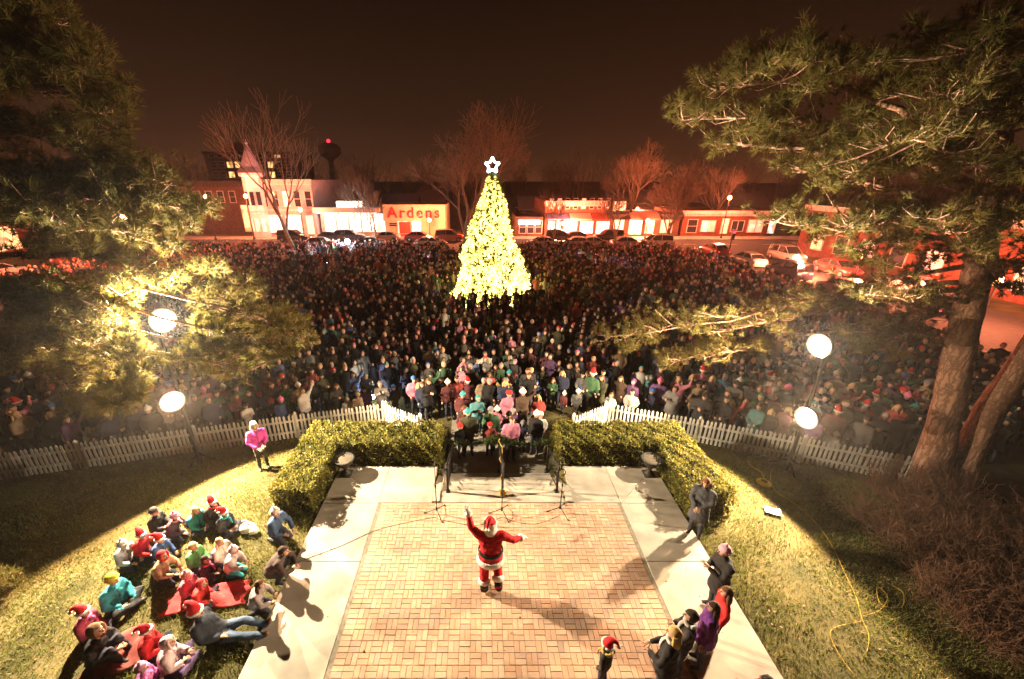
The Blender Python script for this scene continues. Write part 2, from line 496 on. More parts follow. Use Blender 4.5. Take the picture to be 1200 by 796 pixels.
# wrought iron handrails
M_iron = mat('wrought_iron', (0.02, 0.018, 0.016), 0.5, 0.3, 20, 0.2, 80, metal=0.6)
def handrail(x, label, side):
    h = empty('handrail', (x, 8.6, 0.012)); tag(h, label, 'handrail', 'iron handrails on the steps')
    def q(name, mb): o = mb.build(name, M_iron, h, True); o.location = (-x, -8.6, -0.012); return o
    slope = lambda y: 0.012 if y < 8.66 else 0.012 - (y-8.66)*0.43
    for y in (8.62, 10.15):
        z = -0.55 if y > 9 else 0.012
        mb = MB(); mb.tube([(x,y,z),(x,y,z+0.9)], 0.032, 8); mb.ball((x,y,z+0.93), 0.045)
        mb.box(x-0.06,x+0.06,y-0.06,y+0.06,z-0.2,z+0.02); q('newel_post', mb)
    mb = MB(); mb.tube([(x,8.5,0.80),(x,8.62,0.90),(x,10.15,0.33),(x,10.4,0.22)], 0.028, 8, flat=0.6); q('top_rail', mb)
    mb = MB(); mb.tube([(x,8.62,0.16),(x,10.15,-0.42)], 0.014, 6); q('bottom_rail', mb)
    for k in range(1, 9):
        y = 8.62+k*0.17; z0 = 0.16-(y-8.62)*0.379; z1 = 0.89-(y-8.62)*0.372
        mb = MB(); mb.tube([(x,y,z0),(x,y,z1)], 0.009, 5); q('baluster', mb)
    if side:
        mb = MB()
        pts = [(x+side*(0.10+0.10*math.cos(a)), 8.66, 0.62+0.12*math.sin(a)) for a in np.linspace(-PI*0.5, PI*1.3, 12)]
        mb.tube(pts, 0.013, 6); q('scroll', mb)
    return h
handrail(-0.86, 'black iron handrail on the left edge of the steps', -1)
handrail(2.10, 'black iron handrail on the right edge of the steps', 1)
handrail(0.62, 'black iron handrail in the middle of the steps', 0)
# evergreen garland hung across the foot of the steps
M_garland = leafmat('garland_needles', [(0.035,0.055,0.015),(0.07,0.10,0.025),(0.10,0.12,0.03)])
def needle_cloud(P, D, n, L, w, jitter=0.02, spread=0.9, rg=rng):
    """n thin triangular needles round each point P, fanning about direction D"""
    P = np.repeat(np.asarray(P, float), n, axis=0); D = np.repeat(np.asarray(D, float), n, axis=0)
    k = len(P)
    d = norm(D + spread*rg.normal(size=(k,3)))
    b = P + jitter*rg.normal(size=(k,3))
    s = norm(np.cross(d, rg.normal(size=(k,3))))
    ln = L*(0.7+0.6*rg.random((k,1)))
    V = np.stack([b - s*w, b + s*w, b + d*ln], axis=1).reshape(-1,3)
    F = np.arange(3*k).reshape(-1,3)
    return V, F
gl = empty('garland', (0.62, 10.62, LOW)); tag(gl, 'evergreen garland swagged on a rail across the foot of the steps', 'garland')
pts = []
for a, b in ((-1.15, 0.62), (0.62, 2.4)):
    for t in np.linspace(0, 1, 60):
        pts.append((a+(b-a)*t, 10.62, 0.30 - 0.20*math.sin(PI*t)))
for t in rng.random(70): pts.append((0.62+rng.normal()*0.22, 10.60, 0.27+rng.normal()*0.08))
P = np.array(pts) + rng.normal(size=(len(pts),3))*0.03
V, F = needle_cloud(P, np.tile([0,-0.3,0.1],(len(P),1)), 26, 0.11, 0.006, 0.03, 1.2)
o = link('greenery', raw_mesh('greenery', V, F, M_garland), gl); o.location = (-0.62,-10.62,-LOW)
mb = MB(); mb.tube([(p[0],p[1],p[2]) for p in pts[:60]], 0.02, 5); mb.tube([(p[0],p[1],p[2]) for p in pts[60:120]], 0.02, 5)
o = mb.build('rope', M_garland, gl); o.location = (-0.62,-10.62,-LOW)
for x in (-1.15, 0.62, 2.4):
    mb = MB(); mb.tube([(x,10.64,LOW),(x,10.64,0.36)], 0.03, 8); mb.ball((x,10.64,0.39),0.045)
    o = mb.build('post', M_iron, gl, True); o.location = (-0.62,-10.62,-LOW)

# ------------------------------------------------------------------ hedges
M_hleaf = leafmat('hedge_leaf', [(0.10,0.105,0.020),(0.19,0.18,0.034),(0.25,0.22,0.045),(0.14,0.145,0.028),(0.29,0.25,0.065)], rough=0.5)
M_hcore = mat('hedge_twigs', (0.025, 0.024, 0.010), 0.95, 0.5, 14, 0.8, 30)
def hedge(boxes, base, label, seed):
    rg = np.random.default_rng(seed)
    h = empty('boxwood_hedge', base); tag(h, label, 'hedge', 'clipped hedges framing the terrace')
    core = MB(); PP = []; NN = []
    for (x0,x1,y0,y1,z0,z1) in boxes:
        core.box(x0+.1,x1-.1,y0+.1,y1-.1,z0,z1-.1)
        faces = [((x0,y0,z1),(x1-x0,0,0),(0,y1-y0,0),(0,0,1)), ((x0,y0,z0),(x1-x0,0,0),(0,0,z1-z0),(0,-1,0)),
                 ((x0,y1,z0),(x1-x0,0,0),(0,0,z1-z0),(0,1,0)), ((x0,y0,z0),(0,y1-y0,0),(0,0,z1-z0),(-1,0,0)),
                 ((x1,y0,z0),(0,y1-y0,0),(0,0,z1-z0),(1,0,0))]
        for o, a, b, n in faces:
            o, a, b, n = map(np.array, (o,a,b,n))
            area = np.linalg.norm(a)*np.linalg.norm(b)
            k = int(area*1500)
            u = rg.random((k,1)); v = rg.random((k,1))
            p = o + u*a + v*b
            wv = 0.045*np.sin(p[:,0]*7.3+p[:,2]*5)*np.sin(p[:,1]*6.1+1.3) + 0.035*np.sin(p[:,0]*17+p[:,1]*13+p[:,2]*15)
            p = p + n*(wv[:,None] + rg.normal(size=(k,1))*0.028 - 0.04)
            keep = np.ones(k, bool)
            for (bx0,bx1,by0,by1,bz0,bz1) in boxes:
                ins = (p[:,0]>bx0+.12)&(p[:,0]<bx1-.12)&(p[:,1]>by0+.12)&(p[:,1]<by1-.12)&(p[:,2]<bz1-.12)
                keep &= ~ins
            # rounded shoulders
            PP.append(p[keep]); NN.append(np.tile(n, (int(keep.sum()),1)))
    P = np.concatenate(PP); N = np.concatenate(NN).astype(float)
    k = len(P)
    d = norm(N*0.6 + rg.normal(size=(k,3))*0.75 + np.array([0,0,0.35]))
    s = norm(np.cross(d, rg.normal(size=(k,3))))
    L = 0.040 + 0.035*rg.random((k,1)); W = L*0.36
    V = np.stack([P, P + d*L*0.5 + s*W, P + d*L, P + d*L*0.5 - s*W], axis=1).reshape(-1,3)
    F = np.arange(4*k).reshape(-1,4)
    off = tuple(-v for v in base)
    o = link('leaves', raw_mesh('leaves', V, F, M_hleaf), h, off); o['kind'] = 'stuff'
    core.build('twigs', M_hcore, h, loc=off)
    return h
HZ = 0.80
hedge([(-5.25,-1.16,9.72,10.85,-0.6,HZ), (-5.25,-4.19,7.85,9.80,-0.15,HZ-0.005)], (-3.2,10.4,-0.2), 'clipped green hedge with a wing towards the seated children, left of the steps', 3)
hedge([(2.34,6.25,9.72,10.85,-0.6,HZ), (5.22,6.30,7.75,9.80,-0.15,HZ-0.005)], (4.3,10.4,-0.2), 'clipped green hedge with a wing towards the woman in grey, right of the steps', 4)

# ------------------------------------------------------------------ white picket fences
M_white = mat('fence_white', (0.62, 0.58, 0.52), 0.7, 0.15, 5.0, 0.2, 40)
def picket_mesh(h):
    mb = MB(); w = 0.033
    poly = [(-w,0),(w,0),(w,h-0.05),(0,h),(-w,h-0.05)]
    mb.prism(poly, 'y', -0.01, 0.01); return mb.mesh('picket', M_white)
PK = picket_mesh(0.92)
def fence(path, label, ends=None):
    a = path[0]
    root = empty('picket_fence', (a[0], a[1], a[2])); tag(root, label, 'fence', 'white picket fences along the park')
    inv = np.array(a)
    for i in range(len(path)-1):
        p, q = np.array(path[i]), np.array(path[i+1])
        d = q-p; L = np.linalg.norm(d[:2]); ang = math.atan2(d[1], d[0]); u = d/L
        nrm = np.array([-u[1], u[0], 0])/math.hypot(u[0],u[1])
        n = int(L/0.125)
        for k in range(n):
            c = p + d*((k+0.5)/n)
            o = link('picket', PK, root, tuple(c-inv+np.array([0,0,0.06+random.uniform(-.01,.01)])), ang)
            o.rotation_euler = (random.uniform(-.02,.02), random.uniform(-.025,.025), ang)
        for z in (0.28, 0.72):
            mb = MB(); mb.obox((p+q)/2-inv+nrm*0.031+np.array([0,0,z]), d/2*0.999, nrm*0.02, (0,0,0.035)); mb.build('rail', M_white, root)
        np_ = max(1, int(L/2.4))
        for k in range(np_+1):
            if k == np_ and i < len(path)-2: continue
            c = p + d*(k/np_)-inv + nrm*0.10
            mb = MB(); mb.box(-0.045,0.045,-0.045,0.045,-0.2,0.98); mb.lathe([(0.065,0.98),(0.0,1.06)], seg=4)
            o = mb.build('post', M_white, root); o.location = tuple(c); o.rotation_euler = (0,0,ang)
    return root
def fp(x, dy=0.0): 
    y = fence_y(x)+dy
    return (x, y, ground_z(x,y))
fence([fp(-16.5), fp(-12.5), fp(-9.4), fp(-6.4), fp(-3.5)], 'white picket fence across the lawn left of the gate')
fence([fp(4.7), fp(7.5), fp(10.3), fp(13.4)], 'white picket fence across the lawn right of the gate')
fence([fp(-3.48), (-2.1, 11.75, -0.55)], 'short white picket return beside the left hedge')
fence([(3.3, 11.75, -0.55), fp(4.68)], 'short white picket return beside the right hedge')

# ------------------------------------------------------------------ grass blades on the lit lawn
def grass(n, x0, x1, y0, y1, name, label, seed):
    rg = np.random.default_rng(seed)
    x = rg.uniform(x0,x1,n); y = rg.uniform(y0,y1,n)
    ok = ~((x > -4.2)&(x < 5.25)&(y < 12.5)) & (y < np.array([fence_y(v) for v in x]))
    pat = 0.5+0.5*np.sin(x*1.9+np.sin(y*2.3))*np.sin(y*1.6+np.cos(x*1.1))
    ok &= rg.random(n) < 0.45+0.55*pat
    x, y, pat = x[ok], y[ok], pat[ok]; k = len(x)
    z = np.array([ground_z(a,b) for a,b in zip(x,y)])
    P = np.stack([x,y,z],1)
    d = norm(np.array([0,0,1.0])+rg.normal(size=(k,3))*0.55); d[:,2] = np.abs(d[:,2])
    s = norm(np.cross(d, rg.normal(size=(k,3))))
    L = (0.05+0.06*rg.random((k,1)))*(0.7+0.6*pat[:,None])
    V = np.stack([P-s*0.008, P+s*0.008, P+d*L],1).reshape(-1,3)
    m = leafmat('grass_blade', [(0.09,0.135,0.020),(0.17,0.19,0.04),(0.27,0.22,0.08),(0.12,0.165,0.025),(0.33,0.26,0.11)])
    tag(link(name, raw_mesh(name, V, np.arange(3*k).reshape(-1,3), m)), label, 'grass', kind='stuff')
grass(130000, -14.5, -4.15, 2.5, 12.6, 'grass', 'short patchy winter grass on the lawn left of the terrace', 21)
grass(130000, 5.2, 15.0, 2.5, 12.6, 'grass', 'short patchy winter grass on the lawn right of the terrace', 22)
# dead leaves strewn on the lawn
def strewn(n, x0, x1, y0, y1, label, seed):
    rg = np.random.default_rng(seed); P = []
    while len(P) < n:
        x, y = rg.uniform(x0,x1), rg.uniform(y0,y1)
        if y < fence_y(x)-0.1: P.append((x,y,ground_z(x,y)+0.03))
    P = np.array(P); d = norm(rg.normal(size=(n,3))*np.array([1,1,.35])); s = norm(np.cross(d, rg.normal(size=(n,3))*np.array([.3,.3,1])))
    L = 0.018+0.024*rg.random((n,1))
    V = np.stack([P-d*L, P+s*L*0.6, P+d*L, P-s*L*0.6],1).reshape(-1,3)
    m = leafmat('dead_leaf', [(0.20,0.11,0.05),(0.28,0.17,0.08),(0.34,0.23,0.12),(0.24,0.14,0.06)])
    tag(link('leaf_litter', raw_mesh('leaf_litter', V, np.arange(4*n).reshape(-1,4), m)), label, 'leaves', kind='stuff')
strewn(900, 5.3, 13.5, 3.0, 11, 'dry fallen leaves strewn on the lawn right of the terrace', 31)
strewn(500, -12, -4.3, 3.0, 11, 'dry fallen leaves strewn on the lawn left of the terrace', 32)
strewn(110, -4.0, 5.1, 3.0, 9.6, 'dry fallen leaves scattered over the terrace paving', 33)
# ------------------------------------------------------------------ floodlights on poles
M_lens = emit('flood_lens', (1.0, 0.93, 0.78), 60.0)
M_black = mat('black_metal', (0.018, 0.018, 0.018), 0.5, 0.2, 10, metal=0.4)
M_refl = mat('lamp_reflector', (0.6, 0.6, 0.58), 0.3, 0.1, 10, metal=0.9)
def point(name, loc, col, watts, size=0.1, parent=None):
    l = bpy.data.lights.new(name, 'POINT'); l.energy = watts; l.color = col; l.shadow_soft_size = size
    o = link(name, l, parent, loc); return o
COOL, WARM = (1.0, 0.83, 0.57), (1.0, 0.67, 0.39)
def flood_pole(base, heads, aim, boundary, label, group):
    root = empty('floodlight_pole', base); tag(root, label, 'floodlight', group)
    bz = np.array(base); top = max(h[2] for h in heads)+0.25
    mb = MB(); mb.tube([(0,0,-0.2),(0,0,top-bz[2])], [0.055,0.04], 10); mb.build('pole', M_black, root, True)
    mb = MB()
    for a in (0.3, 2.4, 4.5): mb.tube([(0,0,0.35),(0.45*math.cos(a),0.45*math.sin(a),0.02)], 0.02, 6)
    mb.build('brace', M_black, root, True)
    a2 = norm(np.array([aim[0],aim[1],0.0])); right = np.array([a2[1],-a2[0],0.0]); upv = np.array([0,0,1.0])
    for (x,y,z,watts,lc) in heads:
        c = np.array([x,y,z])-bz
        mb = MB(); mb.tube([(0,0,c[2]), tuple(c-a2*0.2)], 0.025, 6); mb.build('bracket', M_black, root, True)
        hd = MB()
        hd.tube([c-a2*0.34, c-a2*0.26, c-a2*0.10, c-a2*0.02], [0.10,0.20,0.285,0.295], 24, cap=False)   # round housing
        hb = hd.build('lamp_head', M_black, root)
        mb = MB(); V = []; n = 28
        for rr, dp in ((0.0,0.10),(0.15,0.082),(0.235,0.055),(0.285,0.02)):
            for k in range(n):
                an = 2*PI*k/n; V.append(c - a2*0.05 + a2*dp + right*rr*math.cos(an) + upv*rr*math.sin(an))
        for i, (nm, mm) in enumerate((('bulb', M_lens), ('lens', emit('flood_lens_glow',(1.0,0.93,0.78),16.0)), ('reflector', emit('flood_reflector_glow',(1.0,0.90,0.70),1.0)))):
            mb = MB(); mb.add(V[i*n:(i+2)*n], [(k,(k+1)%n,n+(k+1)%n,n+k) for k in range(n)]); mb.build(nm, mm, hb, True)
        mb = MB(); mb.tube([c + a2*0.0 + right*0.292*math.cos(an) + upv*0.292*math.sin(an) for an in np.linspace(0,2*PI,29)], 0.022, 6); mb.build('bezel', M_refl, hb, True)
        tilt = math.atan2(z-bz[2], boundary) - R(82)          # the beam's lower edge leaves the foot of the pole dark
        l = bpy.data.lights.new('flood_lamp', 'SPOT'); l.energy = watts; l.color = lc; l.shadow_soft_size = 0.05
        l.spot_size = R(164); l.spot_blend = 0.10
        lo = link('flood_lamp', l, root, tuple(c + a2*0.12))
        lo.rotation_euler = Vector((a2[0]*math.cos(tilt), a2[1]*math.cos(tilt), -math.sin(tilt))).to_track_quat('-Z','Y').to_euler()
    return root
FW = 4600
flood_pole((-8.62,10.1,-0.2), [(-8.17,9.80,4.54,FW*1.45,COOL), (-8.61,9.80,2.13,FW*0.9,WARM)], (0.78,-0.62), 1.0, 'floodlight pole on the lawn before the left fence', 'floodlight poles lighting the terrace')
flood_pole((9.22,9.75,-0.14), [(8.71,9.5,3.96,FW*0.55,COOL), (9.03,9.5,1.78,FW*0.95,WARM)], (-0.96,-0.28), 1.5, 'floodlight pole on the lawn before the right fence', 'floodlight poles lighting the terrace')

# ------------------------------------------------------------------ street: buildings
M_win_dark = mat('window_glass_dark', (0.03,0.03,0.04), 0.1, 0.2, 3, spec=0.6)
M_win_warm = emit('window_lit_warm', (1.0,0.50,0.16), 1.0)
M_win_white = emit('window_lit_white', (1.0,0.66,0.45), 2.6)
M_win_pink = emit('window_lit_pink', (1.0,0.34,0.22), 0.9)
def lit_window(m, scale=1.5):
    """goods and people inside: the lit room shows in uneven blocks of light and dark"""
    nt = m.node_tree; b = nt.nodes['Principled BSDF']; s0 = b.inputs['Emission Strength'].default_value
    tc = nt.nodes.new('ShaderNodeTexCoord'); mp = nt.nodes.new('ShaderNodeMapping'); mp.inputs['Scale'].default_value = (1.0,1.0,0.7)
    v = nt.nodes.new('ShaderNodeTexVoronoi'); v.inputs['Scale'].default_value = scale; v.distance = 'CHEBYCHEV'
    nt.links.new(tc.outputs['Object'], mp.inputs[0]); nt.links.new(mp.outputs[0], v.inputs['Vector'])
    sp = nt.nodes.new('ShaderNodeSeparateColor'); nt.links.new(v.outputs['Color'], sp.inputs[0])
    mr = nt.nodes.new('ShaderNodeMapRange'); mr.inputs[1].default_value = 0.1; mr.inputs[2].default_value = 0.8; mr.inputs[3].default_value = s0*0.12; mr.inputs[4].default_value = s0*1.25
    nt.links.new(sp.outputs[0], mr.inputs[0]); nt.links.new(mr.outputs[0], b.inputs['Emission Strength'])
for m_ in (M_win_warm, M_win_white, M_win_pink): lit_window(m_)
M_red_brick = mat('red_brick_wall', (0.20,0.055,0.035), 0.9, 0.3, 3, 0.4, 30)
M_brown_brick = mat('brown_brick_wall', (0.10,0.05,0.032), 0.9, 0.3, 3, 0.4, 30)
M_pale = mat('pale_painted_wall', (0.42,0.34,0.38), 0.8, 0.15, 2, 0.2, 20)
M_cream = mat('cream_fascia', (0.62,0.52,0.33), 0.8, 0.12, 2)
M_trim = mat('pale_trim', (0.55,0.48,0.45), 0.7, 0.15, 3)
M_slate = mat('slate_roof', (0.16,0.15,0.21), 0.7, 0.3, 6, 0.4, 20)
M_dk = mat('dark_siding', (0.05,0.035,0.028), 0.9, 0.3, 3, 0.3, 20)
M_awn_r = mat('awning_red', (0.45,0.08,0.06), 0.85, 0.2, 5)
M_awn_b = mat('awning_blue', (0.10,0.10,0.24), 0.85, 0.2, 5)
M_awn_p = mat('awning_pale', (0.60,0.45,0.42), 0.85, 0.2, 5)
YF = 67.2
G0 = LOW + 0.14
def building(name, label, x0, x1, y0, depth, z1, wall, wins=(), cornice=None, z0=G0, cat='building', bands=()):
    """wins: (xc, zc, w, h, material); openings are framed, with the pane set back in the frame"""
    b = empty(name, ((x0+x1)/2, y0, z0)); tag(b, label, cat)
    off = (-(x0+x1)/2, -y0, -z0)
    mb = MB(); mb.box(x0, x1, y0, y0+depth, z0-0.3, z1); mb.build('wall', wall, b, loc=off)
    if cornice:
        mb = MB()
        mb.box(x0-0.25, x1+0.25, y0-0.45, y0-0.002, z1-0.35, z1+0.1)
        mb.box(x0-0.12, x1+0.12, y0-0.25, y0-0.003, z1-0.75, z1-0.352)
        k = x0
        while k < x1: mb.box(k, k+0.16, y0-0.38, y0-0.252, z1-0.62, z1-0.351); k += 0.55
        mb.build('cornice', cornice, b, loc=off)
    for (za, zb, m) in bands:
        mb = MB(); mb.box(x0+0.05, x1-0.05, y0-0.12, y0-0.002, za, zb); mb.build('band', m, b, loc=off)
    for (xc, zc, w, h, m) in wins:
        f = MB(); t = 0.09
        f.box(xc-w/2-t, xc-w/2, y0-0.10, y0-0.001, zc-h/2-t, zc+h/2+t); f.box(xc+w/2, xc+w/2+t, y0-0.10, y0-0.001, zc-h/2-t, zc+h/2+t)
        f.box(xc-w/2, xc+w/2, y0-0.10, y0-0.001, zc+h/2, zc+h/2+t); f.box(xc-w/2, xc+w/2, y0-0.16, y0-0.001, zc-h/2-t, zc-h/2)
        if w > 1.6:
            for q in range(1, int(w/1.3)+1):
                xx = xc-w/2+w*q/(int(w/1.3)+1); f.box(xx-0.04, xx+0.04, y0-0.09, y0-0.001, zc-h/2, zc+h/2)
        else: f.box(xc-w/2, xc+w/2, y0-0.08, y0-0.001, zc-0.03, zc+0.03)
        fo = f.build('window', M_trim, b, loc=off)
        mb = MB(); mb.add([(xc-w/2,y0-0.03,zc-h/2),(xc+w/2,y0-0.03,zc-h/2),(xc+w/2,y0-0.03,zc+h/2),(xc-w/2,y0-0.03,zc+h/2)], [(0,1,2,3)])
        mb.build('pane', m, fo)
    return b
def awning(b, x0, x1, y0, z, m, out=1.4, drop=0.8):
    off = tuple(-v for v in b.location)
    mb = MB(); mb.prism([(y0-0.01,z),(y0-out,z-drop),(y0-out,z-drop-0.25),(y0-out+0.04,z-drop-0.25),(y0-out+0.04,z-drop-0.03),(y0-0.01,z-0.06)], 'x', x0, x1)
    mb.build('awning', m, b, loc=off)
def px(p, py=250, Y=YF): return at_y(p, py, Y)[0]
def pz(py, Y=YF): return at_y(562, py, Y)[2]
# corner shop with a turret
xa, xb = px(304), px(369)
wins = [(xa+1.2+1.75*k, 5.1, 0.95, 2.3, M_win_dark if k not in (2,) else M_win_pink) for k in range(5)]
wins += [(xa+2.2, 1.3, 2.6, 2.7, M_win_white), (xa+5.3, 1.3, 2.4, 2.7, M_win_white), (xa+7.9,1.15,1.1,2.9,M_win_pink)]
cb = building('corner_shop', 'pale two storey corner shop with pointed turret and glowing shop windows', xa, xb, YF, 14, 7.9, M_pale, wins, M_trim, bands=((3.25,3.6,M_trim),))
off = tuple(-v for v in cb.location)
tx, tyy = xa-0.1, YF+0.3
mb = MB(); mb.lathe([(1.6,G0),(1.6,3.2),(1.78,3.3),(1.78,3.55),(1.6,3.6),(1.6,8.3),(1.95,8.5),(1.95,8.9),(1.7,9.0)], (tx,tyy,0), 10); t_ = mb.build('turret', mat('turret_paint',(0.74,0.62,0.70),.8,.15,2,.2,20), cb, loc=off)
mb = MB(); mb.lathe([(2.15,9.0),(1.5,9.8),(0.55,12.0),(0.12,12.9)], (tx,tyy,0), 8); mb.ball((tx,tyy,13.1),0.22); mb.tube([(tx,tyy,12.7),(tx,tyy,13.6)],0.06,6); mb.build('spire', mat('spire_slate',(0.40,0.36,0.50),.7,.2,5,.3,20), t_)
for a in (-2.1, -1.5, -0.9):
    c, s = math.cos(a), math.sin(a)
    for z, mm in ((5.2, M_win_dark), (1.2, M_win_pink)):
        mb = MB(); mb.obox((tx+1.58*c, tyy+1.58*s, z), (-s*0.3,c*0.3,0), (c*0.05,s*0.05,0), (0,0,1.0)); mb.build('window', mm, t_)
# dark brick row to the left of it, and the lit porch
wl_ = [(px(222+14*k), 5.3, 0.9, 1.7, M_win_dark) for k in range(4)]
building('brick_terrace_house', 'dark brick building left of the turreted corner shop', px(190), px(286), YF+3, 12, 7.6, M_brown_brick, wl_ + [(px(279), 1.9, 2.0, 4.2, M_win_warm)], M_dk)
# apartment block behind
ya = 118.0
aw = []
lit = {(2,3),(3,3),(2,2),(7,3),(8,4),(7,2),(7,1),(4,3)}
for i in range(10):
    for j in range(5):
        aw.append((at_y(252+9.5*i, 200, ya)[0], 4.2+j*2.5, 1.5, 1.5, (M_win_warm if (i,j) in lit else M_win_dark)))
building('apartment_block', 'dark mid-rise apartment block with a few lit windows behind the corner shop', at_y(243,200,ya)[0], at_y(345,200,ya)[0], ya, 14, pz(178,ya), M_brown_brick, aw, M_dk)
b_ = building('rooftop_house', 'small plant room on the roof of the apartment block', at_y(262,170,ya+3)[0], at_y(284,170,ya+3)[0], ya+3, 6, pz(167,ya+3), M_brown_brick, (), None, z0=pz(178,ya)+0.31, cat='plant room')
# water tower
wx, wy = at_y(386,175,190)[0], 190.0
wt = empty('water_tower', (wx,wy,G0)); tag(wt, 'bulbous water tower with a red beacon beyond the bare tree', 'water tower')
M_tank = mat('water_tank', (0.36,0.28,0.2), 0.6, 0.15, 1)
zt = pz(170,190)-G0
mb = MB(); mb.lathe([(2.0,0),(1.3,6),(1.1,zt-7),(1.6,zt-5.5)], seg=14); mb.build('stem', M_tank, wt, True)
mb = MB(); mb.lathe([(1.6,zt-5.5),(3.6,zt-4.6),(4.9,zt-2.6),(4.6,zt-0.8),(2.8,zt+0.5),(0.1,zt+0.9)], seg=20); mb.build('tank', M_tank, wt, True)
M_redlamp = emit('red_beacon', (1.0,0.02,0.05), 1.6)
mb = MB(); mb.ball((0,0,zt+1.5), 0.8); mb.tube([(0,0,zt+.8),(0,0,zt+1.4)],0.15,6); mb.build('beacon', M_redlamp, wt)
# bright drive-in with a lit canopy
M_canopy = emit('canopy_light', (1.0,0.74,0.56), 4.0)
xa, xb = px(372), px(444)
gb = building('diner', 'brightly lit low white diner with a glowing roof sign', xa, xb, YF+1, 10, pz(247), M_trim, [(xa+1.5+2.05*k, 1.35, 1.75, 2.8, M_win_white) for k in range(5)], None)
off = tuple(-v for v in gb.location)
mb = MB(); mb.box(xa-0.3, xb+0.3, YF-1.2, YF+0.99, pz(249), pz(243)); mb.build('canopy', M_trim, gb, loc=off)
mb = MB(); mb.box(px(397), px(426), YF-0.6, YF+0.2, pz(242), pz(236)); mb.build('roof_sign', M_canopy, gb, loc=off)
for k in range(4):
    x = xa+1.2+k*(xb-xa-2.4)/3; mb = MB(); mb.tube([(x,YF-1.0,G0),(x,YF-1.0,pz(249))],0.09,8); mb.build('column', M_trim, gb, loc=off)
mb = MB(); mb.box(xa+0.2, xb-0.2, YF-1.0, YF+0.7, pz(249)-0.06, pz(249)-0.01); mb.build('canopy_lights', M_canopy, gb, loc=off)
# shop with the lettered fascia
xa, xb = px(450), px(521)
sb = building('shop', 'low shop with big red lettering on a cream fascia', xa, xb, YF, 12, pz(241), M_cream, [(px(471),0.9,1.7,2.2,M_win_pink),(px(487),0.9,1.4,2.4,M_win_white),(px(460),1.2,1.3,0.5,M_win_dark)], None)
off = tuple(-v for v in sb.location)
mb = MB(); mb.box(px(467),px(480),YF-0.15,YF-0.11,G0,1.6); mb.build('door', M_awn_r, sb, loc=off)
mb = MB(); mb.box(xa-0.1,xb+0.1,YF-0.3,YF-0.002,pz(259),pz(241)+0.15); mb.build('fascia', M_cream, sb, loc=off)
tc = bpy.data.curves.new('sign_lettering', 'FONT'); tc.body = 'Ardens'; tc.size = 2.35; tc.extrude = 0.05; tc.space_character = 1.25; tc.offset = 0.03
tc.materials.append(mat('sign_red', (0.50,0.03,0.04), 0.6, 0.1, 4))
to = bpy.data.objects.new('sign_lettering', tc); COL.objects.link(to)
bpy.context.view_layer.update()
tm = bpy.data.meshes.new_from_object(to.evaluated_get(bpy.context.evaluated_depsgraph_get())); bpy.data.objects.remove(to)
to = link('sign_lettering', tm, sb)
to.location = (px(453)+off[0]+0.2, YF-0.36+off[1], pz(255)+off[2]); to.rotation_euler = (PI/2,0,0)
# small shop with lit sign behind the tree
xa, xb = px(605), px(637)
sb = building('small_shop', 'small dark shop with a glowing white sign right of the lit tree', xa, xb, YF, 9, pz(254), M_brown_brick, [(xa+1.1+1.3*k,0.8,1.0,1.9,M_win_dark) for k in range(3)], None)
off = tuple(-v for v in sb.location)
mb = MB(); mb.box(px(608),px(633),YF-0.5,YF-0.01,pz(263),pz(258)); mb.build('sign', M_canopy, sb, loc=off)
# red brick shop row
xa, xb = px(639), px(711)
wins = [(xa+0.9+1.28*k, 5.0-0.6, 0.6, 1.5, (M_win_pink if k in (0,1,4) else M_win_dark)) for k in range(8)]
wins += [(xa+1.6+2.6*k, 0.75, 2.0, 1.8, (M_win_white if k in (0,2,3) else M_win_pink)) for k in range(4)]
sb = building('brick_shop_row', 'red brick two storey shop row with corniced roof and awnings', xa, xb, YF, 14, pz(236), M_red_brick, wins, M_trim)
awning(sb, xa+0.1, xa+3.6, YF-0.17, 3.0, M_awn_b); awning(sb, xa+3.8, xa+7.2, YF-0.17, 3.0, M_awn_p); awning(sb, xa+7.4, xb-0.1, YF-0.17, 3.0, M_awn_r)
# lower shops further right
xa, xb = px(713), px(800)
sb = building('shop_terrace', 'low brown shops with one bright window right of the brick row', xa, xb, YF+0.5, 12, pz(252), M_brown_brick, [(xa+2,0.8,1.6,2.0,M_win_pink),(px(748),0.9,2.0,2.5,M_win_white),(px(765),0.8,1.3,2.0,M_win_warm),(px(785),0.9,1.8,2.0,M_win_pink),(px(722),4.0,0.8,1.3,M_win_warm),(px(730),4.0,0.8,1.3,M_win_warm)], M_dk)
awning(sb, px(738), px(772), YF+0.33, 3.0, M_awn_r)
xa, xb = px(804), px(905)
sb = building('shop_hall', 'long low red shop building behind the right pine boughs', xa, xb, YF+0.5, 12, pz(248), M_red_brick, [(xa+1.6+w_,0.9,ww_,hh_,m_) for w_,ww_,hh_,m_ in ((0,1.5,2.0,M_win_dark),(2.6,2.2,1.7,M_win_pink),(5.3,1.0,2.3,M_win_warm),(7.4,1.9,1.6,M_win_dark),(10.3,2.3,1.9,M_win_pink),(13.0,1.0,2.2,M_win_white))], M_trim)
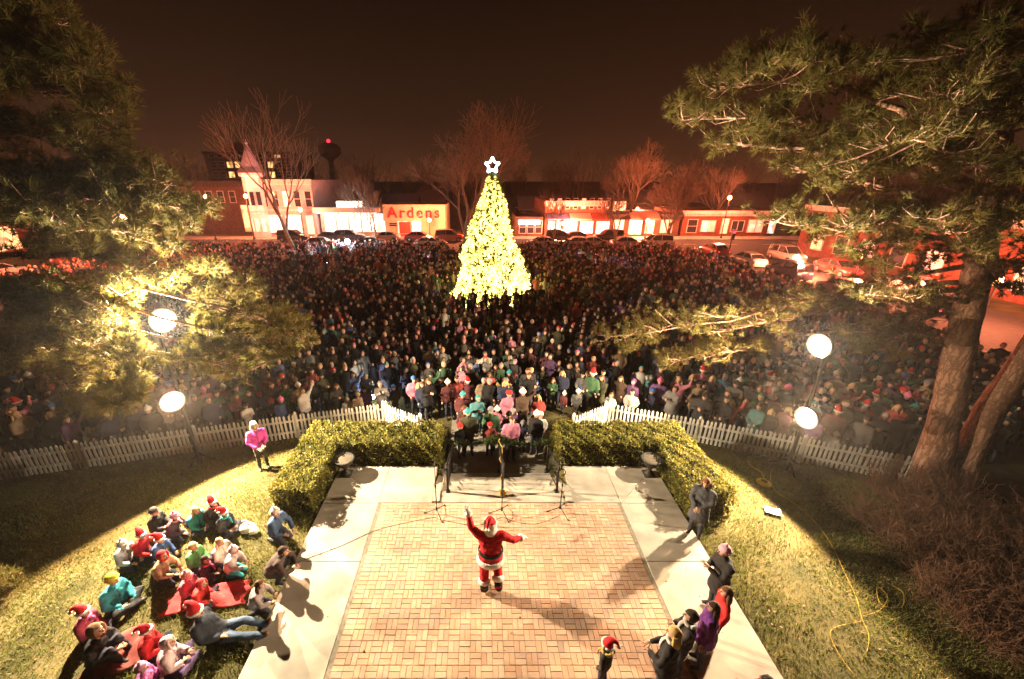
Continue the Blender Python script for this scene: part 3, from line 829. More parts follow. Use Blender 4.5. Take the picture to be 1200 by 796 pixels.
# buildings along the side streets
def side_building(name, label, x, y0, y1, h, wall, wins, facing):
    b = empty(name, (x, (y0+y1)/2, LOW)); tag(b, label, 'building')
    off = tuple(-v for v in b.location); w = 10*facing
    mb = MB(); mb.box(min(x,x+w), max(x,x+w), y0, y1, LOW-0.2, h); mb.build('wall', wall, b, loc=off)
    mb = MB(); mb.box(min(x-facing*0.3,x-facing*0.002), max(x-facing*0.3,x-facing*0.002), y0-0.1, y1+0.1, h-0.5, h+0.1); mb.build('cornice', M_trim, b, loc=off)
    for (yc, zc, ww, hh, m) in wins:
        s = -facing
        mb = MB(); mb.box(min(x+s*0.001,x+s*0.10), max(x+s*0.001,x+s*0.10), yc-ww/2-0.1, yc+ww/2+0.1, zc-hh/2-0.1, zc+hh/2+0.1); f = mb.build('window', M_trim, b, loc=off)
        mb = MB(); mb.box(min(x+s*0.08,x+s*0.115), max(x+s*0.08,x+s*0.115), yc-ww/2, yc+ww/2, zc-hh/2, zc+hh/2); mb.build('pane', m, f)
    return b
side_building('market_hall', 'low red building lit orange on the far side of the right street', 40.5, 20, 52, 5.0, M_red_brick, [(22.5+3.3*k,1.1,1.5,1.9,[M_win_pink,M_win_dark,M_win_warm,M_win_white,M_win_pink,M_win_dark][k%6]) for k in range(9)], 1)
side_building('garage_row', 'low building with bright windows on the far side of the left street', -56.5, 20, 52, 5.2, M_red_brick, [(22.5+3.3*k,1.4,2.6,2.6,[M_win_warm,M_win_white,M_win_warm,M_win_pink][k%4]) for k in range(9)], -1)
# dark houses behind
for i, (p0, p1, py, Y) in enumerate(((446,486,229,95),(488,520,224,105),(716,790,225,100),(830,905,228,104),(610,640,232,98))):
    xa, xb = at_y(p0,230,Y)[0], at_y(p1,230,Y)[0]; zt = pz(py,Y)
    lab = ['dark gabled house behind the lettered shop', 'dark gabled house left of the big bare tree', 'wide dark gabled house behind the low brown shops', 'wide dark gabled house beyond the red street light', 'narrow dark gabled house behind the small shop'][i]
    h = empty('gabled_house', ((xa+xb)/2, Y, LOW)); tag(h, lab, 'house', 'dark houses behind the shops'); off = tuple(-v for v in h.location)
    mb = MB(); mb.box(xa, xb, Y, Y+9, LOW-.2, zt-2.5); w_ = mb.build('wall', M_dk, h, loc=off)
    mb = MB(); mb.prism([(Y-0.4,zt-2.7),(Y+4.5,zt),(Y+9.4,zt-2.7),(Y+9.4,zt-2.5),(Y+4.5,zt+0.25),(Y-0.4,zt-2.5)], 'x', xa-0.4, xb+0.4); mb.build('roof', M_slate, h, loc=off)
    for k in range(3):
        xx = xa+(xb-xa)*(k+0.5)/3
        mb = MB(); mb.box(xx-0.5,xx+0.5,Y-0.06,Y-0.002,zt-4.6,zt-3.2); mb.build('window', M_win_warm if (i+k)%4==0 else M_win_dark, h, loc=off)

# ------------------------------------------------------------------ street lamps and signals
M_sodium = emit('sodium_lamp', (1.0,0.42,0.12), 8.0)
M_wlamp = emit('white_lamp', (0.85,0.92,1.0), 40)
M_pole = mat('lamp_post_metal', (0.05,0.045,0.04), 0.6, 0.2, 8, metal=0.5)
SOD = (1.0, 0.23, 0.10)
def street_lamp(p, py, Y, watts, label, m=None, col=SOD, zbase=None, r=0.28):
    x, _, z = at_y(p, py, Y)
    zb = ground_z(x, Y) if zbase is None else zbase
    s = empty('street_lamp', (x,Y,zb)); tag(s, label, 'street lamp', 'street lamps round the park')
    h = z-zb
    mb = MB(); mb.lathe([(0.16,0),(0.16,0.3),(0.08,0.5),(0.055,h-0.35),(0.12,h-0.28),(0.05,h-0.25)], seg=10); mb.build('post', M_pole, s, True)
    mb = MB(); mb.ball((0,0,h), (r,r,r*1.15), 10, 8); mb.build('globe', m or M_sodium, s, True)
    mb = MB(); mb.lathe([(0.22,h+r*1.1),(0.12,h+r*1.3),(0.03,h+r*1.6)], seg=8); mb.build('cap', M_pole, s, True)
    point('street_light', (0,-0.7,h+0.1), col, watts, 0.3, s)
    return s
LW = 5200
street_lamp(241,231,63.0,LW*0.35,'orange street lamp left of the dark brick building')
street_lamp(288,230,63.5,LW*0.5,'orange street lamp beside the lit porch and turret')
street_lamp(352,246,64.0,LW*.6,'orange street lamp between the corner shop and the bare tree')
street_lamp(503,258,63.9,LW*0.6,'orange street lamp in front of the lettered cream fascia', zbase=LOW+.14)
street_lamp(563,262,64.8,LW,'orange street lamp hidden behind the lit tree edge', zbase=LOW+.14)
street_lamp(660,262,64.8,LW*1.3,'orange street lamp before the red brick shop row', zbase=LOW+.14)
street_lamp(759,259,64.5,LW*1.3,'orange street lamp before the low brown shops')
street_lamp(747,245,80,LW*0.8,'small distant street lamp above the low brown shops')
street_lamp(855,232,64.5,LW*0.9,'tall orange street lamp beyond the right pine')
street_lamp(933,302,39.0,LW*1.3,'orange street lamp on the pavement of the right street', zbase=LOW+.1)
street_lamp(1010,300,33.0,LW*1.0,'orange street lamp between the boughs over the right street', zbase=LOW+.1)
street_lamp(1170,330,24.5,LW*0.35,'orange street lamp behind the leaning pine trunk', zbase=LOW+.1)
street_lamp(145,255,40.0,LW*0.8,'orange street lamp glimpsed through the left pine', zbase=LOW+.1)
street_lamp(62,252,33.0,LW*0.7,'orange street lamp near the left picture edge behind pine boughs', zbase=LOW+.1)
street_lamp(407,283,49.5,LW*0.25,'white park lamp on a slim post at the back of the crowd', M_wlamp, (0.8,0.9,1.0))
def signal(p, py, Y, label, zbase=None):
    x,_,z = at_y(p,py,Y); zb = ground_z(x,Y) if zbase is None else zbase
    s = empty('traffic_signal', (x,Y,zb)); tag(s, label, 'traffic light', 'traffic signals'); h = z-zb
    mb = MB(); mb.tube([(0,0.1,0),(0,0.1,h+0.3)], 0.07, 8); mb.build('post', M_pole, s, True)
    mb = MB(); mb.box(-0.2,0.2,-0.15,0.1,h-0.95,h+0.3); hd = mb.build('housing', M_black, s)
    for k in range(3):
        mb = MB(); mb.ball((0,-0.16,h-0.37*k),(0.17,0.06,0.17)); mb.build('lamp', emit('signal_red',(1.0,0.015,0.05),3.0) if k==0 else M_win_dark, hd, True)
signal(860,272,53.0,'red traffic signal at the corner of the right street')
signal(1101,363,26.0,'red traffic signal behind the upright pine trunk')

# ------------------------------------------------------------------ parked cars
M_tyre = mat('tyre_rubber', (0.02,0.02,0.02), 0.9, 0.2, 20)
M_rim = mat('wheel_rim', (0.4,0.4,0.42), 0.35, 0.1, 10, metal=0.8)
M_carglass = mat('car_glass', (0.02,0.022,0.025), 0.06, 0.1, 3, spec=0.7)
M_headl = emit('headlight', (1.0,0.9,0.7), 6)
M_headoff = mat('headlight_off', (0.6,0.6,0.58), 0.2, 0.1, 5, spec=0.6)
M_tail = emit('tail_light', (1.0,0.03,0.02), 1.2)
def car_paint(c):
    return mat('car_paint_%d_%d_%d' % tuple(int(v*255) for v in c), c, 0.3, 0.06, 2, spec=0.6)
SEC = {}
def car_mesh(kind):
    """lofted body and glasshouse, x along the car, front at +x"""
    if kind in SEC: return SEC[kind]
    if kind == 'sedan':
        st = [(-2.25,.55,.80,.30),(-2.1,.78,.98,.26),(-1.5,.86,1.02,.22),(-0.5,.88,1.0,.20),(0.7,.88,.98,.20),(1.2,.87,.93,.22),(1.9,.80,.80,.26),(2.22,.6,.66,.32)]
        gl = [(-1.75,.70,.98,.70,1.02),(-1.15,.72,1.0,.58,1.38),(-0.3,.74,1.0,.60,1.45),(0.35,.74,.99,.58,1.40),(1.15,.72,.95,.66,.98)]
    else:
        st = [(-2.2,.70,.95,.34),(-2.1,.86,1.05,.30),(-1.2,.90,1.08,.26),(0.0,.90,1.06,.26),(1.0,.89,1.04,.28),(1.8,.85,.96,.30),(2.2,.66,.80,.38)]
        gl = [(-2.12,.78,1.04,.74,1.10),(-1.95,.80,1.05,.66,1.66),(-0.5,.80,1.06,.68,1.74),(0.4,.80,1.05,.66,1.68),(1.2,.78,1.02,.72,1.08)]
    b = MB(); V=[]; F=[]
    for (x,w,zt,zb) in st:
        V += [(x,-w*.92,zb),(x,-w,zb+.18),(x,-w,(zb+zt)/2+.1),(x,-w*.9,zt),(x,0,zt+.03),(x,w*.9,zt),(x,w,(zb+zt)/2+.1),(x,w,zb+.18),(x,w*.92,zb)]
    n = 9
    for i in range(len(st)-1):
        for k in range(n): F.append((i*n+k,(i+1)*n+k,(i+1)*n+(k+1)%n,i*n+(k+1)%n))
    F.append(tuple(range(n))); F.append(tuple(range((len(st)-1)*n,len(st)*n))[::-1])
    b.add(V,F)
    g = MB(); V=[]; F=[]
    for (x,w0,z0,w1,z1) in gl: V += [(x,-w0,z0),(x,-w1,z1),(x,w1,z1),(x,w0,z0)]
    for i in range(len(gl)-1):
        for k in range(4): F.append((i*4+k,(i+1)*4+k,(i+1)*4+(k+1)%4,i*4+(k+1)%4))
    F.append((0,1,2,3)); F.append(tuple(range((len(gl)-1)*4,len(gl)*4))[::-1]); g.add(V,F)
    r = MB(); V=[]; F=[]
    mid = gl[1:4]
    for (x,w0,z0,w1,z1) in mid: V += [(x,-w1-.01,z1-.03),(x,-w1+.04,z1+.03),(x,w1-.04,z1+.03),(x,w1+.01,z1-.03)]
    for i in range(2):
        for k in range(4): F.append((i*4+k,(i+1)*4+k,(i+1)*4+(k+1)%4,i*4+(k+1)%4))
    F.append((0,1,2,3)); F.append((8,9,10,11)[::-1]); r.add(V,F)
    for i in (1,3):
        x,w0,z0,w1,z1 = gl[i]
    for s in (-1,1):
        for i,j in ((0,1),(2,2),(4,3)):
            a, c = gl[i], gl[j]
            r.tube([(a[0],s*(a[1]+.012),a[2]),(c[0],s*(c[3]+.012),c[4])], 0.035, 5)
    SEC[kind] = (b,g,r); return SEC[kind]
TY = MB().lathe([(0.20,-0.1),(0.31,-0.11),(0.335,-0.06),(0.335,0.06),(0.31,0.11),(0.20,0.1),(0.20,-0.1)], seg=18).mesh('tyre', M_tyre, True)
RM = MB().lathe([(0.0,0.07),(0.07,0.08),(0.2,0.06),(0.21,-0.06),(0.0,-0.06)], seg=12).mesh('rim', M_rim)
HL = MB().ball((0,0,0),(0.05,0.16,0.09),8,6).mesh('headlight', M_headoff, True)
HLON = MB().ball((0,0,0),(0.05,0.16,0.09),8,6).mesh('headlight', M_headl, True)
TL = MB().box(-0.03,0.03,-0.16,0.16,-0.08,0.08).mesh('tail_light', M_tail)
def car(x, y, rz, col, label, kind='sedan', lit=False, z=None):
    z = (LOW+0.02 if z is None else z)
    c = empty('parked_car', (x,y,z), rz); tag(c, label, 'car', 'cars parked along the streets')
    b,g,r = car_mesh(kind); pm = car_paint(col)
    b.build('body', pm, c, True); gg = g.build('windows', M_carglass, c); r.build('roof', pm, c)
    for wx in (-1.38,1.38):
        for s in (-1,1):
            w = link('wheel', TY, c, (wx,s*0.80,0.335)); w.rotation_euler = (-s*PI/2,0,0)
            link('rim', RM, w, (0,0,0.035))
    xf = 2.2 if kind=='sedan' else 2.18
    for s in (-1,1):
        link('headlight', HLON if lit else HL, c, (xf-0.1,s*0.56,0.64 if kind=='sedan' else 0.78))
        link('tail_light', TL, c, (-xf,s*0.52,0.72 if kind=='sedan' else 0.85))
    return c
cars = [
 (345,62.0,0,(0.03,0.03,0.035),'black estate car on the street left of the diner','suv',False),
 (376,55.6,0,(0.10,0.02,0.02),'dark red saloon parked by the park right of the bare tree','sedan',False),
 (384,61.9,PI,(0.05,0.05,0.06),'dark grey saloon in front of the bright diner','sedan',True),
 (411,62.0,0,(0.12,0.12,0.13),'grey estate car in front of the diner windows','suv',False),
 (432,55.7,PI,(0.04,0.04,0.05),'black saloon parked nearest the white park lamp','sedan',False),
 (452,61.9,PI,(0.60,0.60,0.58),'white saloon before the left end of the lettered shop','sedan',True),
 (492,62.0,0,(0.35,0.05,0.04),'red saloon before the door of the lettered shop','sedan',False),
 (505,55.8,0,(0.45,0.30,0.18),'tan saloon parked by the park left of the lit tree','sedan',False),
 (527,62.0,0,(0.30,0.08,0.06),'maroon estate car right of the lettered shop','suv',False),
 (634,55.8,PI,(0.55,0.42,0.32),'beige saloon just right of the lit tree','sedan',False),
 (655,62.0,0,(0.03,0.03,0.04),'black estate car before the blue awning','suv',False),
 (674,55.8,PI,(0.55,0.45,0.40),'pale saloon before the brick shop row','sedan',True),
 (677,62.0,0,(0.04,0.04,0.05),'black saloon before the pale awning','sedan',False),
 (696,55.9,0,(0.60,0.52,0.46),'cream saloon before the red awning','sedan',True),
 (712,62.0,PI,(0.05,0.04,0.05),'dark estate car between the brick row and the low shops','suv',False),
 (735,55.9,0,(0.30,0.25,0.22),'brown saloon behind the small bare street tree','sedan',False),
 (768,55.9,PI,(0.5,0.5,0.5),'silver estate car parked before the low brown shops','suv',False),
]
for (p,Y,rz,col,lab,kind,lit) in cars:
    x = at_y(p,285,Y)[0]; car(x,Y,rz,col,lab,kind,lit)
for i,(x,y,rz,col,lab,kind) in enumerate([
 (28.9,50,PI/2,(0.5,0.06,0.05),'red saloon parked at the far end of the right street','sedan'),
 (29.0,43.5,PI/2,(0.5,0.5,0.5),'silver saloon parked on the right street under the street lamp','sedan'),
 (29.0,37.5,PI/2,(0.05,0.05,0.1),'navy estate car parked on the right street','suv'),
 (35.0,46,-PI/2,(0.6,0.58,0.55),'white estate car on the far side of the right street','suv'),
 (35.0,39,-PI/2,(0.25,0.04,0.04),'dark red saloon on the far side of the right street','sedan'),
 (29.0,31,PI/2,(0.4,0.12,0.1),'rust red saloon glimpsed past the pine trunk','sedan'),
 (35.0,31,-PI/2,(0.55,0.5,0.5),'pale saloon glimpsed between the two pine trunks','sedan'),
 (-45.0,45,PI/2,(0.5,0.1,0.08),'red saloon on the left street behind the pine','sedan'),
 (-45.0,37,PI/2,(0.6,0.6,0.6),'white saloon on the left street behind the pine','sedan')]):
    car(x,y,rz,col,lab,kind,i%3==0)
# ------------------------------------------------------------------ the lit Christmas tree
def fir_r(t):   # envelope radius against height fraction
    return 2.62*(1-t)**0.86*(1+0.0*t) + 0.10
xt = empty('christmas_tree', (0.86,30.1,LOW)); tag(xt, 'tall Christmas tree covered in yellow lights with a white star, amid the crowd', 'tree')
TH = 9.15
M_bark = mat('fir_bark', (0.09,0.06,0.04), 0.95, 0.4, 8, 0.6, 30)
M_fir = leafmat('fir_needles', [(0.09,0.115,0.03),(0.14,0.16,0.04),(0.19,0.19,0.05)])
M_bulb = emit('fairy_light', (1.0,0.74,0.13), 1.7)
M_bulbw = emit('fairy_light_white', (1.0,0.86,0.36), 2.4)
mb = MB(); mb.tube([(0,0,-0.1),(0,0,TH*0.5),(0,0,TH-0.2)], [0.22,0.13,0.03], 10); mb.build('trunk', M_bark, xt, True)
rg = np.random.default_rng(77)
br = MB(); P = []; D = []
for k in range(420):
    t = rg.random()**1.25*0.97 + 0.01
    a = rg.random()*2*PI
    lump = 1 + 0.11*math.sin(3*a+9*t) + 0.11*math.sin(7*a-23*t) + 0.07*rg.normal()
    Rr = fir_r(t)*lump; z = t*TH
    d = np.array([math.cos(a), math.sin(a), 0])
    p0 = np.array([0,0,z+0.12*Rr]); p1 = d*Rr*0.6+np.array([0,0,z+0.02*Rr]); p2 = d*Rr+np.array([0,0,z+0.06])
    br.tube([p0,p1,p2],[0.025,0.016,0.006],4)
    n = max(4,int(9*Rr))
    for q in np.linspace(0.35,1.0,n):
        c = (p0*(1-q)**2+2*p1*q*(1-q)+p2*q*q); P.append(c+rg.normal(size=3)*0.09*(0.4+Rr*0.3)); D.append(d*0.8+np.array([0,0,0.2]))
br.build('branches', M_bark, xt, True)
V,F = needle_cloud(P, D, 22, 0.24, 0.013, 0.05, 0.9, rg)
o = link('crown', raw_mesh('crown', V, F, M_fir), xt); o['kind'] = 'stuff'
def octa(Pn, r, mname, m):
    Pn = np.asarray(Pn); k = len(Pn)
    U = np.array([(1,0,0),(0,1,0),(-1,0,0),(0,-1,0),(0,0,1),(0,0,-1)],float)
    V = (Pn[:,None,:]+U[None]*np.asarray(r).reshape(-1,1,1)).reshape(-1,3)
    f = np.array([(0,1,4),(1,2,4),(2,3,4),(3,0,4),(1,0,5),(2,1,5),(3,2,5),(0,3,5)])
    F = (np.arange(k)[:,None,None]*6+f[None]).reshape(-1,3)
    o = link(mname, raw_mesh(mname, V, F, m), xt); o['kind'] = 'stuff'; return o
def surf(n, tmax=0.985, lo=0.90, hi=1.06):
    t = 1-np.sqrt(rg.random(n)); t = t*tmax
    a = rg.random(n)*2*PI
    lump = 1+0.11*np.sin(3*a+9*t)+0.11*np.sin(7*a-23*t)+0.05*np.sin(17*a+41*t)
    Rr = (2.62*(1-t)**0.86+0.10)*lump*rg.uniform(lo,hi,n)
    return np.stack([Rr*np.cos(a),Rr*np.sin(a),t*TH+0.08],1)
octa(surf(10500), 0.04+0.07*rg.random(10500)**2, 'fairy_lights', M_bulb)
octa(surf(1300,0.9,1.0,1.08), rg.uniform(0.04,0.075,1300), 'white_fairy_lights', M_bulbw)
a = rg.random(420)*2*PI; rr = rg.uniform(2.5,3.15,420)
octa(np.stack([rr*np.cos(a),rr*np.sin(a),rg.uniform(0.05,0.55,420)],1), rg.uniform(0.04,0.065,420), 'skirt_lights', M_bulbw)
# star
M_star = emit('star_light', (0.72,0.86,1.0), 6)
mb = MB(); pts = []
for k in range(10):
    r_ = 0.52 if k%2==0 else 0.25; an = PI/2+k*PI/5; pts.append((r_*math.cos(an),0,r_*math.sin(an)))
for k in range(10): mb.tube([pts[k],pts[(k+1)%10]],0.075,6)
mb.build('star', M_star, xt, loc=(0.02,0,TH+0.42))
mb = MB(); mb.tube([(0,0,TH-0.35),(0,0,TH+0.2)],0.03,6); mb.build('star_post', M_black, xt)

# ------------------------------------------------------------------ bare trees
M_tbark = mat('bare_bark', (0.21,0.15,0.10), 0.95, 0.35, 6, 0.5, 25)
def bare_tree(loc, H, seed, label, spread=0.55, levels=6, trunk_frac=0.28, r0=None, name='bare_tree', thin=0.030, nbr=3, fork=None, curve=0.25):
    rg = random.Random(seed)
    root = empty(name, loc); tag(root, label, 'tree', 'bare winter trees')
    tr = MB(); tw = MB()
    r0 = r0 or H*0.018
    def grow(p, d, L, r, lev):
        n = 3; pts = [np.array(p)]; dd = np.array(d, float)
        for k in range(n):
            dd = norm(dd + np.array([rg.gauss(0,.10),rg.gauss(0,.10),rg.gauss(0.05,.06)])*curve*3)
            pts.append(pts[-1]+dd*L/n)
        r1 = max(thin*0.6, r*0.62)
        rad = [r+(r1-r)*k/n for k in range(n+1)]
        (tr if lev == 0 else tw).tube(pts, rad, 8 if lev < 2 else (5 if lev < 3 else 3), cap=False)
        if lev >= levels: return
        k_ = nbr + (1 if rg.random() < 0.5 and lev < 4 else 0)
        a0 = rg.random()*2*PI
        for q in range(k_):
            f = 1.0 if q < 2 else rg.uniform(0.45,0.9)
            i = min(n-1, int(f*n-0.001)); base = pts[i]+(pts[i+1]-pts[i])*(f*n-i)
            an = a0+q*2*PI/k_+rg.uniform(-.5,.5)
            u = norm(np.cross(dd, np.array([0.3,0.2,1.0]))); w = np.cross(dd,u)
            sp = spread*rg.uniform(0.6,1.3)
            nd = norm(dd + (u*math.cos(an)+w*math.sin(an))*sp + np.array([0,0,0.12]))
            grow(base, nd, L*rg.uniform(0.62,0.85), r1*rg.uniform(0.75,0.95), lev+1)
    grow((0,0,-0.1), (0,0,1), H*trunk_frac, r0, 0)
    tr.build('trunk', M_tbark, root, True)
    o = tw.build('crown', M_tbark, root, True)
    return root
def tree_at(p, py_base, Y): 
    x = at_y(p,py_base,Y)[0]; return (x,Y,ground_z(x,Y))
bare_tree(tree_at(347,300,47), 14.5, 5, 'tall bare tree with a forked trunk left of the diner', 0.5, 5, 0.33, 0.30)
bare_tree(tree_at(545,290,50), 23.0, 8, 'biggest bare tree with a broad fan of branches behind the lit tree', 0.62, 6, 0.22, 0.40, nbr=3)
bare_tree(tree_at(444,295,52), 9.5, 11, 'slim bare tree by the left end of the lettered shop', 0.45, 5, 0.30, 0.11)
bare_tree(tree_at(649,300,51), 7.5, 13, 'small bare tree in front of the brick shop row', 0.5, 5, 0.32, 0.12)
bare_tree(tree_at(722,300,50), 9.0, 17, 'wide bare tree right of the brick shop row', 0.62, 5, 0.28, 0.17)
bare_tree(tree_at(735,280,75), 17.0, 19, 'big dark bare tree behind the low brown shops', 0.55, 6, 0.25, 0.35)
bare_tree(tree_at(778,290,58), 12.5, 23, 'rounded bare tree left of the red traffic signal', 0.55, 6, 0.25, 0.22)
bare_tree(tree_at(835,285,72), 13.5, 27, 'bare tree behind the tall orange street lamp', 0.5, 5, 0.25, 0.25)
bare_tree(tree_at(225,285,80), 17.0, 31, 'bare tree above the dark brick building on the left', 0.5, 5, 0.25, 0.3)
bare_tree(tree_at(420,280,78), 13.0, 37, 'pale bare tree between the water tower and the diner', 0.6, 5, 0.25, 0.25)

# ------------------------------------------------------------------ far wood along the horizon
def treeline():
    rg=np.random.default_rng(4); Vs=[]
    for k in range(330):
        x=rg.uniform(-260,260); y=rg.uniform(112,190); H=rg.uniform(9,16)
        if -75<x<-40 and y<135: continue
        n=150
        b=np.array([x,y,LOW])+np.concatenate([rg.normal(size=(n,2))*.25,np.zeros((n,1))],1)
        t=rg.random((n,1)); p=b+np.concatenate([rg.normal(size=(n,2))*H*.16*t,H*(.2+.75*t)],1)
        d=norm(np.array([0,0,1.0])+np.concatenate([(p-b)[:,:2]/H*3,np.zeros((n,1))],1)+rg.normal(size=(n,3))*.35)
        L=H*rg.uniform(.10,.3,(n,1)); s=norm(np.cross(d,rg.normal(size=(n,3))))*.05
        Vs.append(np.stack([p-s,p+s,p+d*L],1).reshape(-1,3))
        tr=np.array([x,y,LOW]); Vs.append(np.array([tr-[.3,0,0],tr+[.3,0,0],tr+[0,0,H*.8]]))
    V=np.concatenate(Vs); tag(link('treeline',raw_mesh('treeline',V,np.arange(len(V)).reshape(-1,3),M_tbark)),'bare winter wood along the dark horizon','trees',kind='stuff')
treeline()

# ------------------------------------------------------------------ pines
M_pbark = None
def pine_bark():
    m, nt, b = nodes_of('pine_bark')
    tc = nt.nodes.new('ShaderNodeTexCoord'); mp = nt.nodes.new('ShaderNodeMapping'); mp.inputs['Scale'].default_value = (3.6,3.6,0.75)
    v = nt.nodes.new('ShaderNodeTexVoronoi'); v.feature = 'DISTANCE_TO_EDGE'; v.inputs['Scale'].default_value = 2.6
    n = nt.nodes.new('ShaderNodeTexNoise'); n.inputs['Scale'].default_value = 9; n.inputs['Detail'].default_value = 7
    nt.links.new(tc.outputs['Object'], mp.inputs[0])
    ad = nt.nodes.new('ShaderNodeVectorMath'); ad.operation = 'MULTIPLY_ADD'; ad.inputs[1].default_value = (0.5,0.5,0.5)
    nt.links.new(tc.outputs['Object'], n.inputs['Vector']); nt.links.new(n.outputs['Color'], ad.inputs[0]); nt.links.new(mp.outputs[0], ad.inputs[2])
    nt.links.new(ad.outputs[0], v.inputs['Vector'])
    r = nt.nodes.new('ShaderNodeValToRGB'); r.color_ramp.elements[0].position = 0.02; r.color_ramp.elements[0].color = (0.23,0.14,0.10,1)
    r.color_ramp.elements[1].position = 0.28; r.color_ramp.elements[1].color = (0.52,0.34,0.26,1)
    nt.links.new(v.outputs['Distance'], r.inputs[0])
    mx = nt.nodes.new('ShaderNodeMix'); mx.data_type='RGBA'; mx.blend_type='MULTIPLY'; mx.inputs[0].default_value=0.7
    rr = nt.nodes.new('ShaderNodeValToRGB'); rr.color_ramp.elements[0].color=(0.5,0.45,0.4,1); rr.color_ramp.elements[1].color=(1.3,1.2,1.1,1)
    nt.links.new(n.outputs['Fac'], rr.inputs[0]); nt.links.new(r.outputs[0], mx.inputs[6]); nt.links.new(rr.outputs[0], mx.inputs[7])
    nt.links.new(mx.outputs[2], b.inputs['Base Color'])
    bp = nt.nodes.new('ShaderNodeBump'); bp.inputs['Strength'].default_value=0.9; bp.inputs['Distance'].default_value=0.06
    nt.links.new(r.outputs[0], bp.inputs['Height']); nt.links.new(bp.outputs[0], b.inputs['Normal'])
    b.inputs['Roughness'].default_value=0.9; return m
M_pbark = pine_bark()
M_needle = leafmat('pine_needles', [(0.066,0.072,0.013),(0.115,0.106,0.021),(0.155,0.125,0.03),(0.09,0.088,0.017),(0.20,0.115,0.045)], rough=0.8)
def lumpy_trunk(mb, pts, rads, seed, seg=22):
    rg = random.Random(seed); ph = [rg.random()*6 for _ in range(6)]
    n = len(pts); V=[]; F=[]; dense=[]
    for i in range(n-1):
        for q in range(6):
            t=q/6; dense.append((np.array(pts[i])*(1-t)+np.array(pts[i+1])*t, rads[i]*(1-t)+rads[i+1]*t))
    dense.append((np.array(pts[-1]),rads[-1]))
    for i,(p,r) in enumerate(dense):
        for k in range(seg):
            a=2*PI*k/seg; w=1+0.05*math.sin(3*a+ph[0]+i*.3)+0.035*math.sin(7*a+ph[1]-i*.5)+0.03*rg.gauss(0,1)
            if i < 4: w *= 1+0.10*(4-i)/4*(1+math.sin(4*a+ph[2]))
            V.append(p+np.array([math.cos(a),math.sin(a),0])*r*w)
    for i in range(len(dense)-1):
        for k in range(seg):
            a=i*seg+k; b=i*seg+(k+1)%seg; F.append((a,b,b+seg,a+seg))
    mb.add(V,F)
def bez(p0,p1,p2,t): return p0*(1-t)**2+2*p1*t*(1-t)+p2*t*t
def veils(p):
    u=project(*p); return any(math.hypot(u[0]-hx,u[1]-hy)<hr+16 and p[1]<9.9 for hx,hy,hr in ((192,375,36),(203,470,38),(960,405,30),(945,490,36)))
